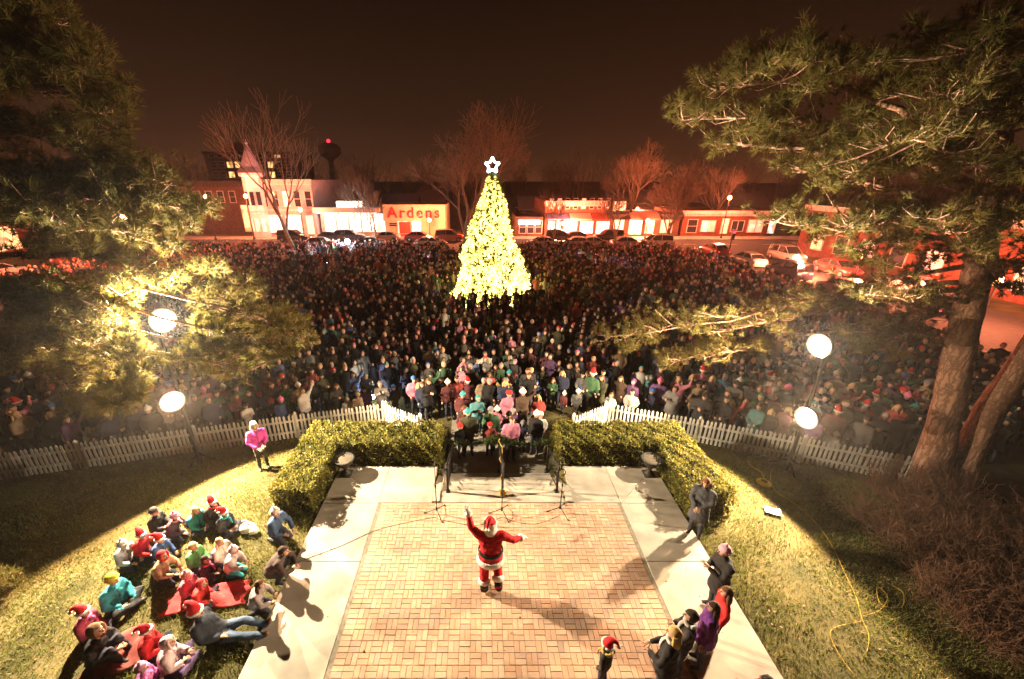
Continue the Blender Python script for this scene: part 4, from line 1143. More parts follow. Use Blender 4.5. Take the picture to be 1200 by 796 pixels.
def pine(base, trunks, boughs, pads, seed, label, needles=26, side=1):
    """boughs: (start, mid, end, radius, foliage from t, twig length, tuft density)"""
    rg = np.random.default_rng(seed)
    root = empty('pine_tree', base); tag(root, label, 'tree', 'large pines beside the lawn')
    off = tuple(-v for v in base)
    for i,(pts,rads) in enumerate(trunks):
        mb=MB(); lumpy_trunk(mb,pts,rads,seed+i); mb.build('trunk',M_pbark,root,True,off)
    P=[];D=[]; tw=MB()
    for (p0,p1,p2,r,t0,tl,dens) in boughs:
        p0,p1,p2=map(lambda v: np.array(v,float),(p0,p1,p2))
        n=10; pts=[bez(p0,p1,p2,t)+(rg.normal(size=3)*0.06 if 0<t<1 else 0) for t in np.linspace(0,1,n)]
        bm_=MB(); bm_.tube(pts,[r*(1-0.85*t) for t in np.linspace(0,1,n)],8); bm_.build('limb',M_pbark,root,True,off)
        Lb=np.linalg.norm(p2-p0)
        nt_=int(Lb*(1-t0)*dens)
        for k in range(nt_):
            t=t0+(1-t0)*rg.random()
            c=bez(p0,p1,p2,t); tg=norm(bez(p0,p1,p2,min(1,t+.05))-bez(p0,p1,p2,t-.05))
            lat=norm(np.cross(tg,[0,0,1]))*(1 if rg.random()<.5 else -1)
            d=norm(tg*rg.uniform(.3,1.0)+lat*rg.uniform(.2,1.0)+np.array([0,0,rg.uniform(-.15,.55)]))
            L=tl*rg.uniform(.45,1.15)*(1.0 if t<.85 else .7)
            e=c+d*L+np.array([0,0,0.12*L]); m=c+d*L*.5+rg.normal(size=3)*.06-np.array([0,0,.04])
            if not veils(e) and not veils(m): tw.tube([c,m,e],[max(.008,r*.16),.010,.006],4,cap=False)
            for q in np.linspace(.35,1,max(3,int(L*5.5))):
                b=bez(c,m,e,q); sp=rg.normal(size=3)*0.10
                P.append(b+sp); D.append(norm(d*0.8+np.array([0,0,.55])+rg.normal(size=3)*.35))
    # foliage pads: clumps of tufts, each on a twig that grows from the nearest limb
    curve=np.array([bez(*[np.array(v,float) for v in b[:3]],t) for b in boughs for t in np.linspace(.15,1,24)])
    for (c,rad) in pads:
        c=np.array(c); i=np.argmin(np.linalg.norm((curve-c)*np.array([1,1,1.3]),axis=1)); a=curve[i]; m=(a+c)/2+np.array([0,0,-.06])
        if not veils(m) and not veils((c+m)/2): tw.tube([a,m,c],[.022,.015,.008],5,cap=False)
        n=int(38*rad/.5)
        q=rg.normal(size=(n,3)); q=norm(q)*(rg.random((n,1))**.4)*np.array([rad,rad,rad*.55])
        for v in q:
            P.append(c+v); D.append(norm(v*np.array([1,1,1.4])/rad*0.9+np.array([0,0,.45])+rg.normal(size=3)*.3))
        for v in q[::5]:
          if not veils(c+v): tw.tube([c-np.array([0,0,.05]),c+v],[.008,.004],3,cap=False)
    tw.build('twigs',M_pbark,root,True,off)['kind']='stuff'
    P=np.array(P); D=np.array(D); keep=np.ones(len(P),bool)
    zc=P[:,1]*math.cos(PITCH)-(P[:,2]-CAM_H)*math.sin(PITCH); uy=P[:,1]*math.sin(PITCH)+(P[:,2]-CAM_H)*math.cos(PITCH)
    ux=CXP+FPX*P[:,0]/zc; vy=CYP-FPX*uy/zc
    for (hx,hy,hr,hY) in ((192,375,36,9.9),(203,470,38,9.9),(960,405,30,9.6),(945,490,36,9.6)):      # open air before the lamps
        keep&=~((np.hypot(ux-hx,vy-hy)<hr)&(P[:,1]<hY))
    P=P[keep]; D=D[keep]
    V,F=needle_cloud(P,D,needles,0.20,0.0078,0.012,0.65,rg)
    o=link('crown',raw_mesh('crown',V,F,M_needle),root,off); o['kind']='stuff'
    return root
def ay(p,py,Y): return at_y(p,py,Y)
def in_poly(x,y,P):
    r=False; j=len(P)-1
    for i in range(len(P)):
        if (P[i][1]>y)!=(P[j][1]>y) and x<(P[j][0]-P[i][0])*(y-P[i][1])/(P[j][1]-P[i][1])+P[i][0]: r=not r
        j=i
    return r
def fill(polys, step, yfun, seed, holes=()):
    rr=random.Random(seed); out=[]
    for P,dens in polys:
        x0,x1=min(p[0] for p in P),max(p[0] for p in P); y0,y1=min(p[1] for p in P),max(p[1] for p in P)
        st=step/math.sqrt(dens); y=y0
        while y<y1:
            x=x0
            while x<x1:
                u,v=x+rr.uniform(-.5,.5)*st,y+rr.uniform(-.5,.5)*st
                if in_poly(u,v,P) and not any(math.hypot(u-h[0],v-h[1])<h[2] for h in holes):
                    out.append((at_y(u,v,yfun(u,v,rr)),rr.uniform(.26,.46)))
                x+=st
            y+=st*.8
    return out
def ylev(v,z): 
    d=ray(CXP,v); return (CAM_H-z)*d[1]/-d[2]
padsR=fill([([(785,140),(800,100),(850,48),(910,28),(960,45),(1000,52),(1060,30),(1130,20),(1225,0),(1225,330),(1110,325),(1010,335),(965,300),(905,285),(880,255),(955,225),(925,200),(865,185),(800,172)],.72),
  ([(700,392),(760,375),(870,375),(960,335),(1140,315),(1130,395),(1060,420),(985,405),(905,435),(830,432),(760,440),(705,425)],.8),
  ([(1150,330),(1225,320),(1225,365),(1160,380)],.5)],30,lambda u,v,r: 11.6-(u-785)/400*2.6+r.uniform(-.9,1.0) if v<325 else 12.9-(u-700)/450*3.0+r.uniform(-.5,.9),7,[(960,405,26),(945,490,40),(850,215,30),(1050,215,18),(930,160,20)])
padsL=fill([([(0,0),(70,12),(120,60),(146,120),(156,182),(100,196),(45,165),(0,190)],1.0),
  ([(0,190),(100,192),(165,182),(240,215),(236,262),(212,290),(150,312),(60,292),(0,265)],1.0),
  ([(120,270),(230,290),(312,330),(300,350),(200,345),(130,320)],.7),
  ([(0,335),(60,322),(200,340),(310,335),(372,382),(362,402),(310,428),(285,462),(185,432),(130,482),(60,482),(0,440)],1.1)],28,
  lambda u,v,r: 9.6+r.uniform(-.8,.9) if v<320 else (min(11.5,ylev(v,4.5+r.uniform(-.45,.5))) if u>130 else 8.6+r.uniform(-.6,.6)),8,[(192,378,46),(203,470,50),(35,130,28),(120,350,26),(20,460,30),(60,255,16)])
# right pine: two trunks rising from one base
T1=[(13.0,9.3,-0.35),at_y(1112,470,9.5),at_y(1128,395,9.6),at_y(1150,300,9.8),at_y(1165,200,10.0),at_y(1190,40,10.2)]
T2=[(13.65,9.2,-0.35),at_y(1160,480,9.2),at_y(1205,415,9.2),at_y(1260,330,9.2),at_y(1330,200,9.2)]
bR=[]
def B(lst,a,b,c,r,t0,tl,dn): lst.append((ay(*a),ay(*b),ay(*c),r,t0,tl,dn))
B(bR,(1160,235,9.9),(1000,175,10.8),(845,168,11.6),0.13,0.45,0.9,8)
B(bR,(1160,225,9.9),(980,120,10.8),(800,140,11.6),0.11,0.40,1.0,10)
B(bR,(1165,205,9.9),(1000,60,10.6),(835,105,11.4),0.10,0.45,1.0,9)
B(bR,(1172,170,10.0),(1040,60,10.6),(905,72,11.2),0.10,0.35,0.9,9)
B(bR,(1175,150,10.0),(1090,70,10.4),(1000,130,10.8),0.08,0.2,0.8,9)
B(bR,(1155,260,9.9),(1020,215,10.6),(920,195,11.2),0.09,0.35,0.9,9)
B(bR,(1165,215,9.2),(1090,140,8.6),(1040,170,8.2),0.08,0.15,0.8,12)
B(bR,(1175,170,9.4),(1130,120,8.8),(1110,110,8.4),0.07,0.1,0.8,12)
B(bR,(1180,140,9.6),(1160,70,9.2),(1140,60,8.8),0.07,0.1,0.8,8)
B(bR,(1185,120,9.6),(1230,80,9.0),(1190,140,8.4),0.07,0.1,0.9,10)
B(bR,(1152,285,9.7),(1060,245,9.3),(985,265,9.0),0.08,0.15,0.8,13)
B(bR,(1152,290,9.8),(1040,270,10.2),(900,258,10.8),0.08,0.25,0.9,11)
B(bR,(1148,310,9.8),(1030,330,10.6),(905,352,11.4),0.075,0.55,0.7,6)
B(bR,(1145,330,9.8),(1000,350,10.8),(830,392,12.0),0.075,0.5,0.9,9)
B(bR,(1140,340,9.8),(960,345,11.2),(715,395,13.0),0.08,0.55,1.0,10)
B(bR,(1140,345,9.8),(980,390,11.0),(790,425,12.6),0.07,0.5,0.9,9)
B(bR,(1135,365,9.7),(1060,370,9.9),(985,400,10.3),0.07,0.2,0.8,13)
B(bR,(1137,355,9.6),(1080,350,9.2),(1010,345,9.0),0.07,0.15,0.8,14)
B(bR,(1130,385,9.6),(1060,395,10.0),(1000,400,10.5),0.05,0.2,0.6,10)
B(bR,(1165,240,9.6),(1210,200,9.0),(1195,260,8.4),0.07,0.1,0.8,12)
B(bR,(1150,300,9.5),(1120,270,8.8),(1085,255,8.4),0.07,0.1,0.8,13)
B(bR,(1150,310,9.5),(1180,320,9.0),(1185,310,8.6),0.06,0.1,0.6,8)
pine((13.3,9.3,-0.35),[(T1,[0.38,0.31,0.29,0.26,0.22,0.14]),(T2,[0.34,0.27,0.25,0.22,0.18])],bR,padsR,101,'tall pine with two trunks standing behind the bare shrub on the right')
# left pine: trunk stands out of frame on the left
tb=(-15.6,10.2,-0.2)
TL_=[tb,(-15.5,10.2,4),(-15.4,10.3,8),(-15.3,10.3,13)]
bL=[]
def T(z): return (-15.45,10.25,z)
def BL_(z,b,c,r,t0,tl,dn): bL.append((T(z),ay(*b),ay(*c),r,t0,tl,dn))
BL_(9.0,(20,60,9.6),(130,130,9.6),0.10,0.35,0.9,13)
BL_(9.6,(0,30,9.6),(95,85,9.4),0.10,0.35,0.9,13)
BL_(10.3,(-40,-20,9.4),(40,20,9.2),0.10,0.3,0.9,11)
BL_(8.2,(30,120,9.8),(140,180,9.8),0.10,0.4,0.8,9)
BL_(7.4,(40,180,9.6),(185,215,9.4),0.10,0.35,0.9,13)
BL_(7.0,(60,210,9.4),(225,245,9.4),0.10,0.4,0.9,13)
BL_(6.6,(40,235,9.0),(150,275,8.8),0.09,0.3,0.9,14)
BL_(6.8,(20,215,8.8),(80,255,8.4),0.09,0.25,0.9,13)
BL_(5.6,(90,270,10.0),(285,335,ylev(335,4.9)),0.09,0.45,0.9,11)
BL_(5.2,(100,300,10.2),(350,392,ylev(392,4.8)),0.09,0.45,1.0,13)
BL_(4.8,(80,330,10.0),(300,405,ylev(405,4.7)),0.09,0.4,1.0,14)
BL_(4.4,(60,355,9.8),(235,400,ylev(400,4.8)),0.09,0.35,0.9,13)
BL_(4.0,(60,380,9.9),(290,435,ylev(435,4.7)),0.09,0.4,0.9,12)
BL_(3.8,(30,390,9.2),(130,430,9.2),0.08,0.25,0.9,13)
BL_(4.6,(20,330,9.0),(60,370,8.8),0.08,0.25,0.8,10)
BL_(3.2,(40,420,9.6),(110,470,9.6),0.07,0.4,0.7,9)
BL_(5.8,(60,290,10.5),(200,300,10.6),0.09,0.4,0.9,10)
pine(tb,[(TL_,[0.45,0.38,0.32,0.2])],bL,padsL,202,'large pine whose boughs reach in from the left edge round the floodlight')
# young pine tip in the lower left corner
mbp=empty('young_pine',(*on_z(8,700)[:2],-0.03)); tag(mbp,'tip of a young pine at the left edge of the lawn','shrub')
rg=np.random.default_rng(5); P=[];D=[]; st=MB()
for k in range(26):
    a=rg.random()*2*PI; e=np.array([math.cos(a)*rg.uniform(.1,.42),math.sin(a)*rg.uniform(.1,.42),rg.uniform(.25,.8)])
    st.tube([(0,0,0.05),e*0.5+np.array([0,0,.1]),e],[.02,.012,.006],4)
    for q in (.5,.65,.8,.92,1): P.append(e*q+np.array([0,0,.05])); D.append(norm(e+np.array([0,0,.4])))
st.build('stems',M_pbark,mbp)
V,F=needle_cloud(P,D,26,0.13,0.005,0.02,0.7,rg); o=link('needles',raw_mesh('needles',V,F,M_needle),mbp); o['kind']='stuff'

# ------------------------------------------------------------------ bare brown shrub under the pine
M_twig = leafmat('shrub_twig', [(0.16,0.085,0.05),(0.28,0.155,0.095),(0.22,0.115,0.07),(0.33,0.20,0.13)],rough=0.8)
def shrub(base, label, n, rx, ry, h, seed):
    rg=np.random.default_rng(seed); root=empty('bare_shrub',base); tag(root,label,'shrub','bare brown shrubs under the pine')
    Vs=[];Fs=[];cnt=0
    for k in range(n):
        b=np.array([rg.uniform(-rx,rx)*.75,rg.uniform(-ry,ry)*.75,0]); 
        d=norm(np.array([b[0]/rx*.6,b[1]/ry*.6,1.0])+rg.normal(size=3)*.45); d[2]=abs(d[2])
        stack=[(b,d,h*rg.uniform(.45,.8),.010,0)]
        while stack:
            p,d,L,r,lv=stack.pop()
            m=p+d*L*.5+rg.normal(size=3)*L*.06; e=p+d*L+rg.normal(size=3)*L*.10+np.array([0,0,-.04*lv])
            s=norm(np.cross(d,rg.normal(size=3)))
            for (u,v,ru,rv) in ((p,m,r,r*.8),(m,e,r*.8,r*.5)):
                s2=norm(np.cross(d,s))
                tri=[u+s*ru,u-s*.5*ru+s2*.87*ru,u-s*.5*ru-s2*.87*ru,v+s*rv,v-s*.5*rv+s2*.87*rv,v-s*.5*rv-s2*.87*rv]
                Vs+=tri; Fs+=[(cnt,cnt+1,cnt+4,cnt+3),(cnt+1,cnt+2,cnt+5,cnt+4),(cnt+2,cnt,cnt+3,cnt+5)]; cnt+=6
            if lv<2:
                for q in range(3 if lv==0 else 2):
                    f=rg.uniform(.35,1); nd=norm(d+rg.normal(size=3)*.65); stack.append((p+(e-p)*f,nd,L*rg.uniform(.4,.7),max(.004,r*.65),lv+1))
    link('twigs',raw_mesh('twigs',np.array(Vs),np.array(Fs),M_twig),root)['kind']='stuff'
    return root
def gz(x,y): return (x,y,ground_z(x,y))
shrub(gz(10.6,6.6),'dense bare brown shrub in front of the pine trunks',520,1.5,1.5,0.95,1)
shrub(gz(11.9,8.2),'bare brown shrub at the foot of the pine trunks',420,1.4,1.0,0.9,2)
shrub(gz(9.9,5.2),'bare brown shrub nearest the camera at the right edge',420,1.0,0.9,0.85,3)
shrub(gz(12.8,6.4),'bare brown shrub at the right edge behind the dense one',350,1.2,1.3,0.95,4)
# ------------------------------------------------------------------ people
def skin_mat(name, c):
    if name in MATS: return MATS[name]
    m = mat(name, c, 0.55, 0.10, 9.0, 0.08, 60)
    b = m.node_tree.nodes['Principled BSDF']; b.inputs['Subsurface Weight'].default_value = 0.0
    return m
M_skin = skin_mat('skin', (0.50,0.30,0.21))
M_skin_b = skin_mat('skin_tan', (0.38,0.21,0.14))
M_eye = mat('eye_dark', (0.03,0.02,0.02), 0.3, 0.1, 5)
M_lip = mat('lips', (0.36,0.12,0.10), 0.5, 0.1, 5)
M_shoe = mat('shoe_leather', (0.035,0.025,0.02), 0.6, 0.3, 8)
M_fur = mat('white_fur', (0.78,0.74,0.66), 0.95, 0.15, 22, 0.9, 45)
def A(*v): return np.array(v, float)
def pose_joints(pose, rg):
    """joint positions of a 1.75 m adult facing -y, feet or seat on z = 0"""
    j = {}
    def put(**k): j.update({a: A(*b) for a, b in k.items()})
    g = lambda s=0.02: rg.gauss(0, s)
    if pose in ('stand','fold','pockets','phone','clap','wave','hold'):
        put(pelvis=(0,0,.95), waist=(0,.01,1.10), chest=(0,.0,1.30), neck=(0,0,1.47), head=(0,-.02,1.63),
            hipL=(.09,0,.92), hipR=(-.09,0,.92), knL=(.10,-.02,.50), knR=(-.10,-.02,.50), anL=(.11,.02,.09), anR=(-.11,.02,.09), toL=(.13,-.15,.04), toR=(-.13,-.15,.04),
            shL=(.19,0,1.41), shR=(-.19,0,1.41))
        arms = dict(stand=((.25,.02,1.13),(.25,-.06,.90)), pockets=((.28,.04,1.14),(.20,-.10,.97)), fold=((.25,-.05,1.15),(-.02,-.22,1.16)),
                    phone=((.24,-.15,1.20),(.07,-.33,1.42)), clap=((.25,-.10,1.14),(.04,-.28,1.26)), wave=((.34,0,1.55),(.36,-.06,1.80)), hold=((.24,-.08,1.14),(.08,-.26,1.04)))[pose]
        (ex,ey,ez),(wx,wy,wz) = arms
        put(elL=(ex,ey,ez), wrL=(wx,wy,wz))
        if pose == 'wave': put(elR=(-.25,.02,1.13), wrR=(-.25,-.06,.90))
        elif pose == 'fold': put(elR=(-ex,ey,ez-.02), wrR=(-wx,wy+.03,wz-.05))
        else: put(elR=(-ex,ey+g(),ez), wrR=(-wx,wy+g(),wz+g()))
    elif pose in ('sit','sit_lean','sit_hug'):
        ln = {'sit':-.04,'sit_lean':-.14,'sit_hug':-.10}[pose]
        put(pelvis=(0,.05,.13), waist=(0,.06+ln*.2,.27), chest=(0,.04+ln*.7,.48), neck=(0,.02+ln,.65), head=(0,-.03+ln*1.2,.81),
            hipL=(.10,.02,.13), hipR=(-.10,.02,.13), shL=(.19,.03+ln,.59), shR=(-.19,.03+ln,.59))
        if pose == 'sit_hug':
            put(knL=(.13,-.33,.44), knR=(-.13,-.33,.44), anL=(.12,-.42,.08), anR=(-.12,-.42,.08), toL=(.13,-.58,.04), toR=(-.13,-.58,.04),
                elL=(.27,-.16,.36), wrL=(.10,-.40,.34), elR=(-.27,-.16,.36), wrR=(-.10,-.40,.36))
        else:
            put(knL=(.34,-.30,.20), knR=(-.34,-.30,.20), anL=(-.10,-.36,.09), anR=(.10,-.44,.08), toL=(-.22,-.40,.06), toR=(.22,-.48,.05),
                elL=(.27,-.06,.34), wrL=(.12,-.27,.25), elR=(-.27,-.06,.34), wrR=(-.12,-.27,.26))
    elif pose == 'kneel':
        put(pelvis=(0,.10,.36), waist=(0,.06,.50), chest=(0,-.02,.70), neck=(0,-.07,.86), head=(0,-.13,1.01), hipL=(.10,.08,.34), hipR=(-.10,.08,.34),
            knL=(.13,-.30,.10), knR=(-.13,-.30,.10), anL=(.12,.16,.08), anR=(-.12,.16,.08), toL=(.12,.32,.05), toR=(-.12,.32,.05),
            shL=(.19,-.05,.80), shR=(-.19,-.05,.80), elL=(.26,-.20,.56), wrL=(.14,-.38,.42), elR=(-.26,-.20,.56), wrR=(-.14,-.38,.44))
    elif pose == 'crouch':
        put(pelvis=(0,.16,.34), waist=(0,.10,.48), chest=(0,-.06,.66), neck=(0,-.16,.80), head=(0,-.25,.93), hipL=(.10,.14,.34), hipR=(-.10,.14,.34),
            knL=(.18,-.24,.46), knR=(-.18,-.24,.46), anL=(.14,.02,.09), anR=(-.14,.02,.09), toL=(.16,-.16,.04), toR=(-.16,-.16,.04),
            shL=(.19,-.12,.75), shR=(-.19,-.12,.75), elL=(.28,-.30,.52), wrL=(.10,-.42,.38), elR=(-.28,-.30,.52), wrR=(-.10,-.42,.40))
    elif pose == 'recline':
        put(pelvis=(0,.0,.13), waist=(0,.10,.25), chest=(0,.23,.42), neck=(0,.30,.58), head=(0,.30,.74), hipL=(.10,-.04,.13), hipR=(-.10,-.04,.13),
            knL=(.13,-.46,.26), knR=(-.12,-.48,.14), anL=(.12,-.88,.09), anR=(-.10,-.92,.09), toL=(.14,-.96,.22), toR=(-.13,-1.0,.21),
            shL=(.19,.28,.52), shR=(-.19,.28,.52), elL=(.30,.36,.28), wrL=(.34,.30,.06), elR=(-.28,.16,.30), wrR=(-.16,-.10,.24))
    elif pose == 'santa':   # back to the camera is set by rotation; right foot kicked up behind, arms flung out
        put(pelvis=(0,0,.94), waist=(0,.0,1.10), chest=(.01,-.02,1.30), neck=(.01,-.04,1.47), head=(.01,-.08,1.62),
            hipL=(.10,0,.92), hipR=(-.10,0,.92), knL=(.12,-.06,.50), knR=(-.14,-.16,.58), anL=(.12,.06,.10), anR=(-.16,.14,.24), toL=(.14,-.12,.04), toR=(-.18,.07,.06),
            shL=(.22,-.02,1.40), shR=(-.22,-.02,1.40), elL=(.38,-.10,1.52), wrL=(.43,-.18,1.79), elR=(-.43,-.04,1.25), wrR=(-.60,-.16,1.18))
    for k in j:
        if pose != 'santa' and k[:2] in ('el','wr'): j[k] = j[k] + A(g(),g(),g())
    if pose != 'santa': j['head'] = j['head'] + A(g(.02),g(.02),0)
    return j
SLOT = dict(skin=0, coat=1, legs=2, shoe=3, hand=4, eye=5, lip=6, trim=7)
def head_geo(mb, c, k, turn, face=True, nod=0.0):
    """skull with jaw, nose, eyes, mouth and ears; k scales the head, turn/nod turn it"""
    h = MB()
    h.ball((0,0,0), 1.0, 16, 12, 0)
    V = h.v[0]
    x, y, z = V[:,0], V[:,1], V[:,2]
    jaw = np.clip(-z,0,1)
    V2 = np.stack([x*(.078-.022*jaw), y*np.where(y<0,.096,.104)*(1-.22*jaw*(y>0)) - .012*jaw*(y<0), z*.120], 1)
    h.v[0] = V2
    if face:
        h.tube([(0,-.088,.022),(0,-.103,-.005),(0,-.116,-.026),(0,-.092,-.034)], [.008,.012,.016,.008], 6, 0)
        for s in (-1,1):
            h.ball((s*.031,-.086,.018),(.012,.007,.008),6,5,SLOT['eye'])
            h.tube([(s*.016,-.096,.036),(s*.032,-.094,.040),(s*.048,-.082,.034)],.0045,4,SLOT['eye'])
            h.ball((s*.077,.008,-.004),(.010,.020,.030),6,5,0)
        h.tube([(-.022,-.093,-.062),(0,-.100,-.060),(.022,-.093,-.062)],[.003,.007,.003],5,SLOT['lip'])
    ca, sa = math.cos(turn), math.sin(turn); cn, sn = math.cos(nod), math.sin(nod)
    Rm = np.array([[ca,-sa,0],[sa,ca,0],[0,0,1]]) @ np.array([[1,0,0],[0,cn,-sn],[0,sn,cn]])
    for i in range(len(h.v)): h.v[i] = (h.v[i]*k) @ Rm.T + c
    V = np.concatenate(h.v); mb.add(V, h.f, h.m)
def hand_geo(mb, wr, el, s, curl=0.5, slot=4, spread=0.0):
    d = norm(wr-el); n = np.cross(d, A(0,0,1)); n = n/max(1e-6,np.linalg.norm(n)) if np.linalg.norm(n)>.1 else A(1,0,0)
    w = np.cross(n, d); n, w = w, n
    p = wr + d*.045*s
    V=[]; 
    rot = np.stack([w,n,d],1)
    mb.ball(p, (.040*s,.017*s,.052*s), 8, 6, slot, rot)
    for i,(ln) in enumerate((.066,.078,.074,.058)):
        o = wr + d*.082*s + w*(i-1.5)*.020*s
        fan = w*(i-1.5)*(.10+spread)
        d1 = norm(d+fan-n*curl*.5); d2 = norm(d+fan*.8-n*curl*1.4); d3 = norm(d*.6+fan*.5-n*curl*2.2)
        q1=o+d1*ln*.45*s; q2=q1+d2*ln*.32*s; q3=q2+d3*ln*.28*s
        mb.tube([o-d*.02*s,q1,q2,q3],[.0095*s,.0092*s,.0085*s,.006*s],6,slot)
    o = wr + d*.03*s - w*.034*s
    q1=o+norm(d*.7-w*.8)*.034*s; q2=q1+norm(d*.95-w*.35-n*.3)*.030*s
    mb.tube([o+w*.015*s,q1,q2],[.013*s,.0115*s,.008*s],6,slot)
def body_mesh(name, J, s, bulk, mats, skirt=0.0, voxel=0.03, headk=1.0, turn=0.0, nod=0.0, face=True, fingers=True, seed=0, belly=0.0, baggy=1.0):
    """one closed surface grown over the skeleton, then head and hands on top"""
    J = {k: v*s for k, v in J.items()}
    mb = MB(); bones = []
    b = bulk*s
    up = (0,1,0)
    sp = [J['pelvis']-(J['waist']-J['pelvis'])*.55, J['pelvis'], J['waist'], J['chest'], (J['shL']+J['shR'])/2*.75+J['neck']*.25, J['neck']]
    mb.tube(sp, [(.12*b,.10*b),(.175*b,(.135+belly)*b),(.165*b,(.125+belly)*b),(.19*b,.135*b),(.15*b,.10*b),(.06*s,.06*s)], 14, up=up)
    for i in range(1,4): bones.append((sp[i],sp[i+1],.15*b,SLOT['coat']))
    bones.append((J['pelvis'],J['waist'],.17*b,SLOT['coat']))
    bones.append((sp[4],J['neck'],.10*b,SLOT['coat']))
    hd = J['head']
    mb.tube([J['neck']-A(0,0,.03)*s, hd-A(0,0,.06*s)], [.062*s,.055*s], 8)
    bones.append((J['neck']+A(0,0,.02)*s, hd-A(0,0,.03)*s, .05*s, SLOT['skin']))
    for q in 'LR':
        sh, el, wr = J['sh'+q], J['el'+q], J['wr'+q]
        mb.tube([sh+(sp[4]-sh)*.35, sh, (sh+el)/2, el, (el+wr)/2, wr], [.07*b,.078*b,.066*b,.060*b,.055*b,.044*b], 10)
        bones.append((sh,el,.065*b,SLOT['coat'])); bones.append((el,wr,.055*b,SLOT['coat']))
        hp, kn, an, to = J['hip'+q], J['kn'+q], J['an'+q], J['to'+q]
        lb = s*(.6+.4*bulk)*baggy
        mb.tube([hp, (hp+kn)/2, kn, (kn+an)*.5+(0 if abs(an[2]-kn[2])<.2*s else A(0,.012*s,0)), an], [.098*lb,.084*lb,.066*lb,.064*lb,.050*lb], 10)
        bones.append((hp,kn,.08*lb,SLOT['legs'])); bones.append((kn,an,.06*lb,SLOT['legs']))
        heel = an - norm((to-an)*A(1,1,.5))*.05*s - A(0,0,.03*s if abs(to[2]-an[2])<.09*s else 0)
        mb.tube([heel, an*.5+to*.5-A(0,0,.01*s if an[2]<.15*s else 0), to], [.048*lb,.048*lb,.036*lb], 8)
        bones.append((an,to,.05*lb,SLOT['shoe']))
    if skirt:
        top = J['waist']; pl = J['pelvis']
        hem = pl - A(0,0,skirt*s)
        mb.tube([top, pl, (pl+hem)/2, hem], [(.15*b,.12*b),(.185*b,(.15+belly)*b),(.20*b,.165*b),(.21*b+.05*s*skirt,.18*b)], 16, up=up)
        bones.append((pl,hem,.19*b,SLOT['coat']))
    tmp = bpy.data.objects.new('tmp', mb.mesh('tmp', M_skin)); COL.objects.link(tmp)
    rm = tmp.modifiers.new('r','REMESH'); rm.mode='VOXEL'; rm.voxel_size=voxel*s if s>.6 else voxel*.62
    sm = tmp.modifiers.new('s','SMOOTH'); sm.factor=.5; sm.iterations=3
    dg = bpy.context.evaluated_depsgraph_get()
    me = tmp.evaluated_get(dg).to_mesh()
    nv=len(me.vertices); V=np.empty(nv*3,np.float32); me.vertices.foreach_get('co',V); V=V.reshape(-1,3).astype(float)
    F=[tuple(p.vertices) for p in me.polygons]
    tmp.evaluated_get(dg).to_mesh_clear(); bpy.data.objects.remove(tmp)
    # soft folds in the clothes
    rgn=np.random.default_rng(seed); ph=rgn.random(6)*6
    nn = np.sin(V[:,2]*38/s+V[:,0]*17/s+ph[0])*np.sin(V[:,0]*21/s+V[:,1]*19/s+ph[1])
    cen = np.array([sp[2][0],sp[2][1],0]); dv=(V-cen)*A(1,1,0); V = V + norm(dv)*(nn*.008*s)[:,None]
    n2 = np.sin(V[:,2]*75/s+3*np.sin(V[:,0]*9/s+ph[2])+ph[3])*np.clip(V[:,2]/s-.2,0,1); V = V + norm(dv)*(n2*.005*s*(1 if seed%2 else .3))[:,None]
    C=np.array([V[list(f)].mean(0) for f in F])
    best=np.full(len(C),9e9); idx=np.zeros(len(C),int)
    for (a,c,r,m) in bones:
        ab=c-a; t=np.clip(((C-a)@ab)/max(1e-9,ab@ab),0,1)[:,None]
        dist=np.linalg.norm(C-(a+t*ab),axis=1)-r
        u=dist<best; best[u]=dist[u]; idx[u]=m
    if len(mats)>7:      # zip, cuffs and hem band
        cy=(J['chest'][1]+J['waist'][1])/2
        coat=idx==SLOT['coat']
        zipf=coat&(np.abs(C[:,0]-J['chest'][0])<.016*s)&(C[:,1]<cy)&(C[:,2]<J['neck'][2])
        hemz=(J['pelvis'][2]-(skirt*s if skirt else .02*s))
        hem=coat&(np.abs(C[:,2]-hemz-.02*s)<.022*s)&(np.linalg.norm((C-J['pelvis'])*A(1,1,0),axis=1)<.32*s)
        for q in 'LR': hem|=coat&(np.linalg.norm(C-J['wr'+q],axis=1)<.06*s)
        idx[zipf|hem]=SLOT['trim']
    out=MB(); out.add(V,F,idx.tolist())
    head_geo(out, hd, s*headk, turn, face, nod)
    if fingers:
        for q in 'LR': hand_geo(out, J['wr'+q], J['el'+q], s*1.08, .35)
    else:
        for q in 'LR':
            d=norm(J['wr'+q]-J['el'+q]); out.ball(J['wr'+q]+d*.05*s,(.04*s,.04*s,.055*s),6,5,4)
    return out.mesh(name, mats, True), hd
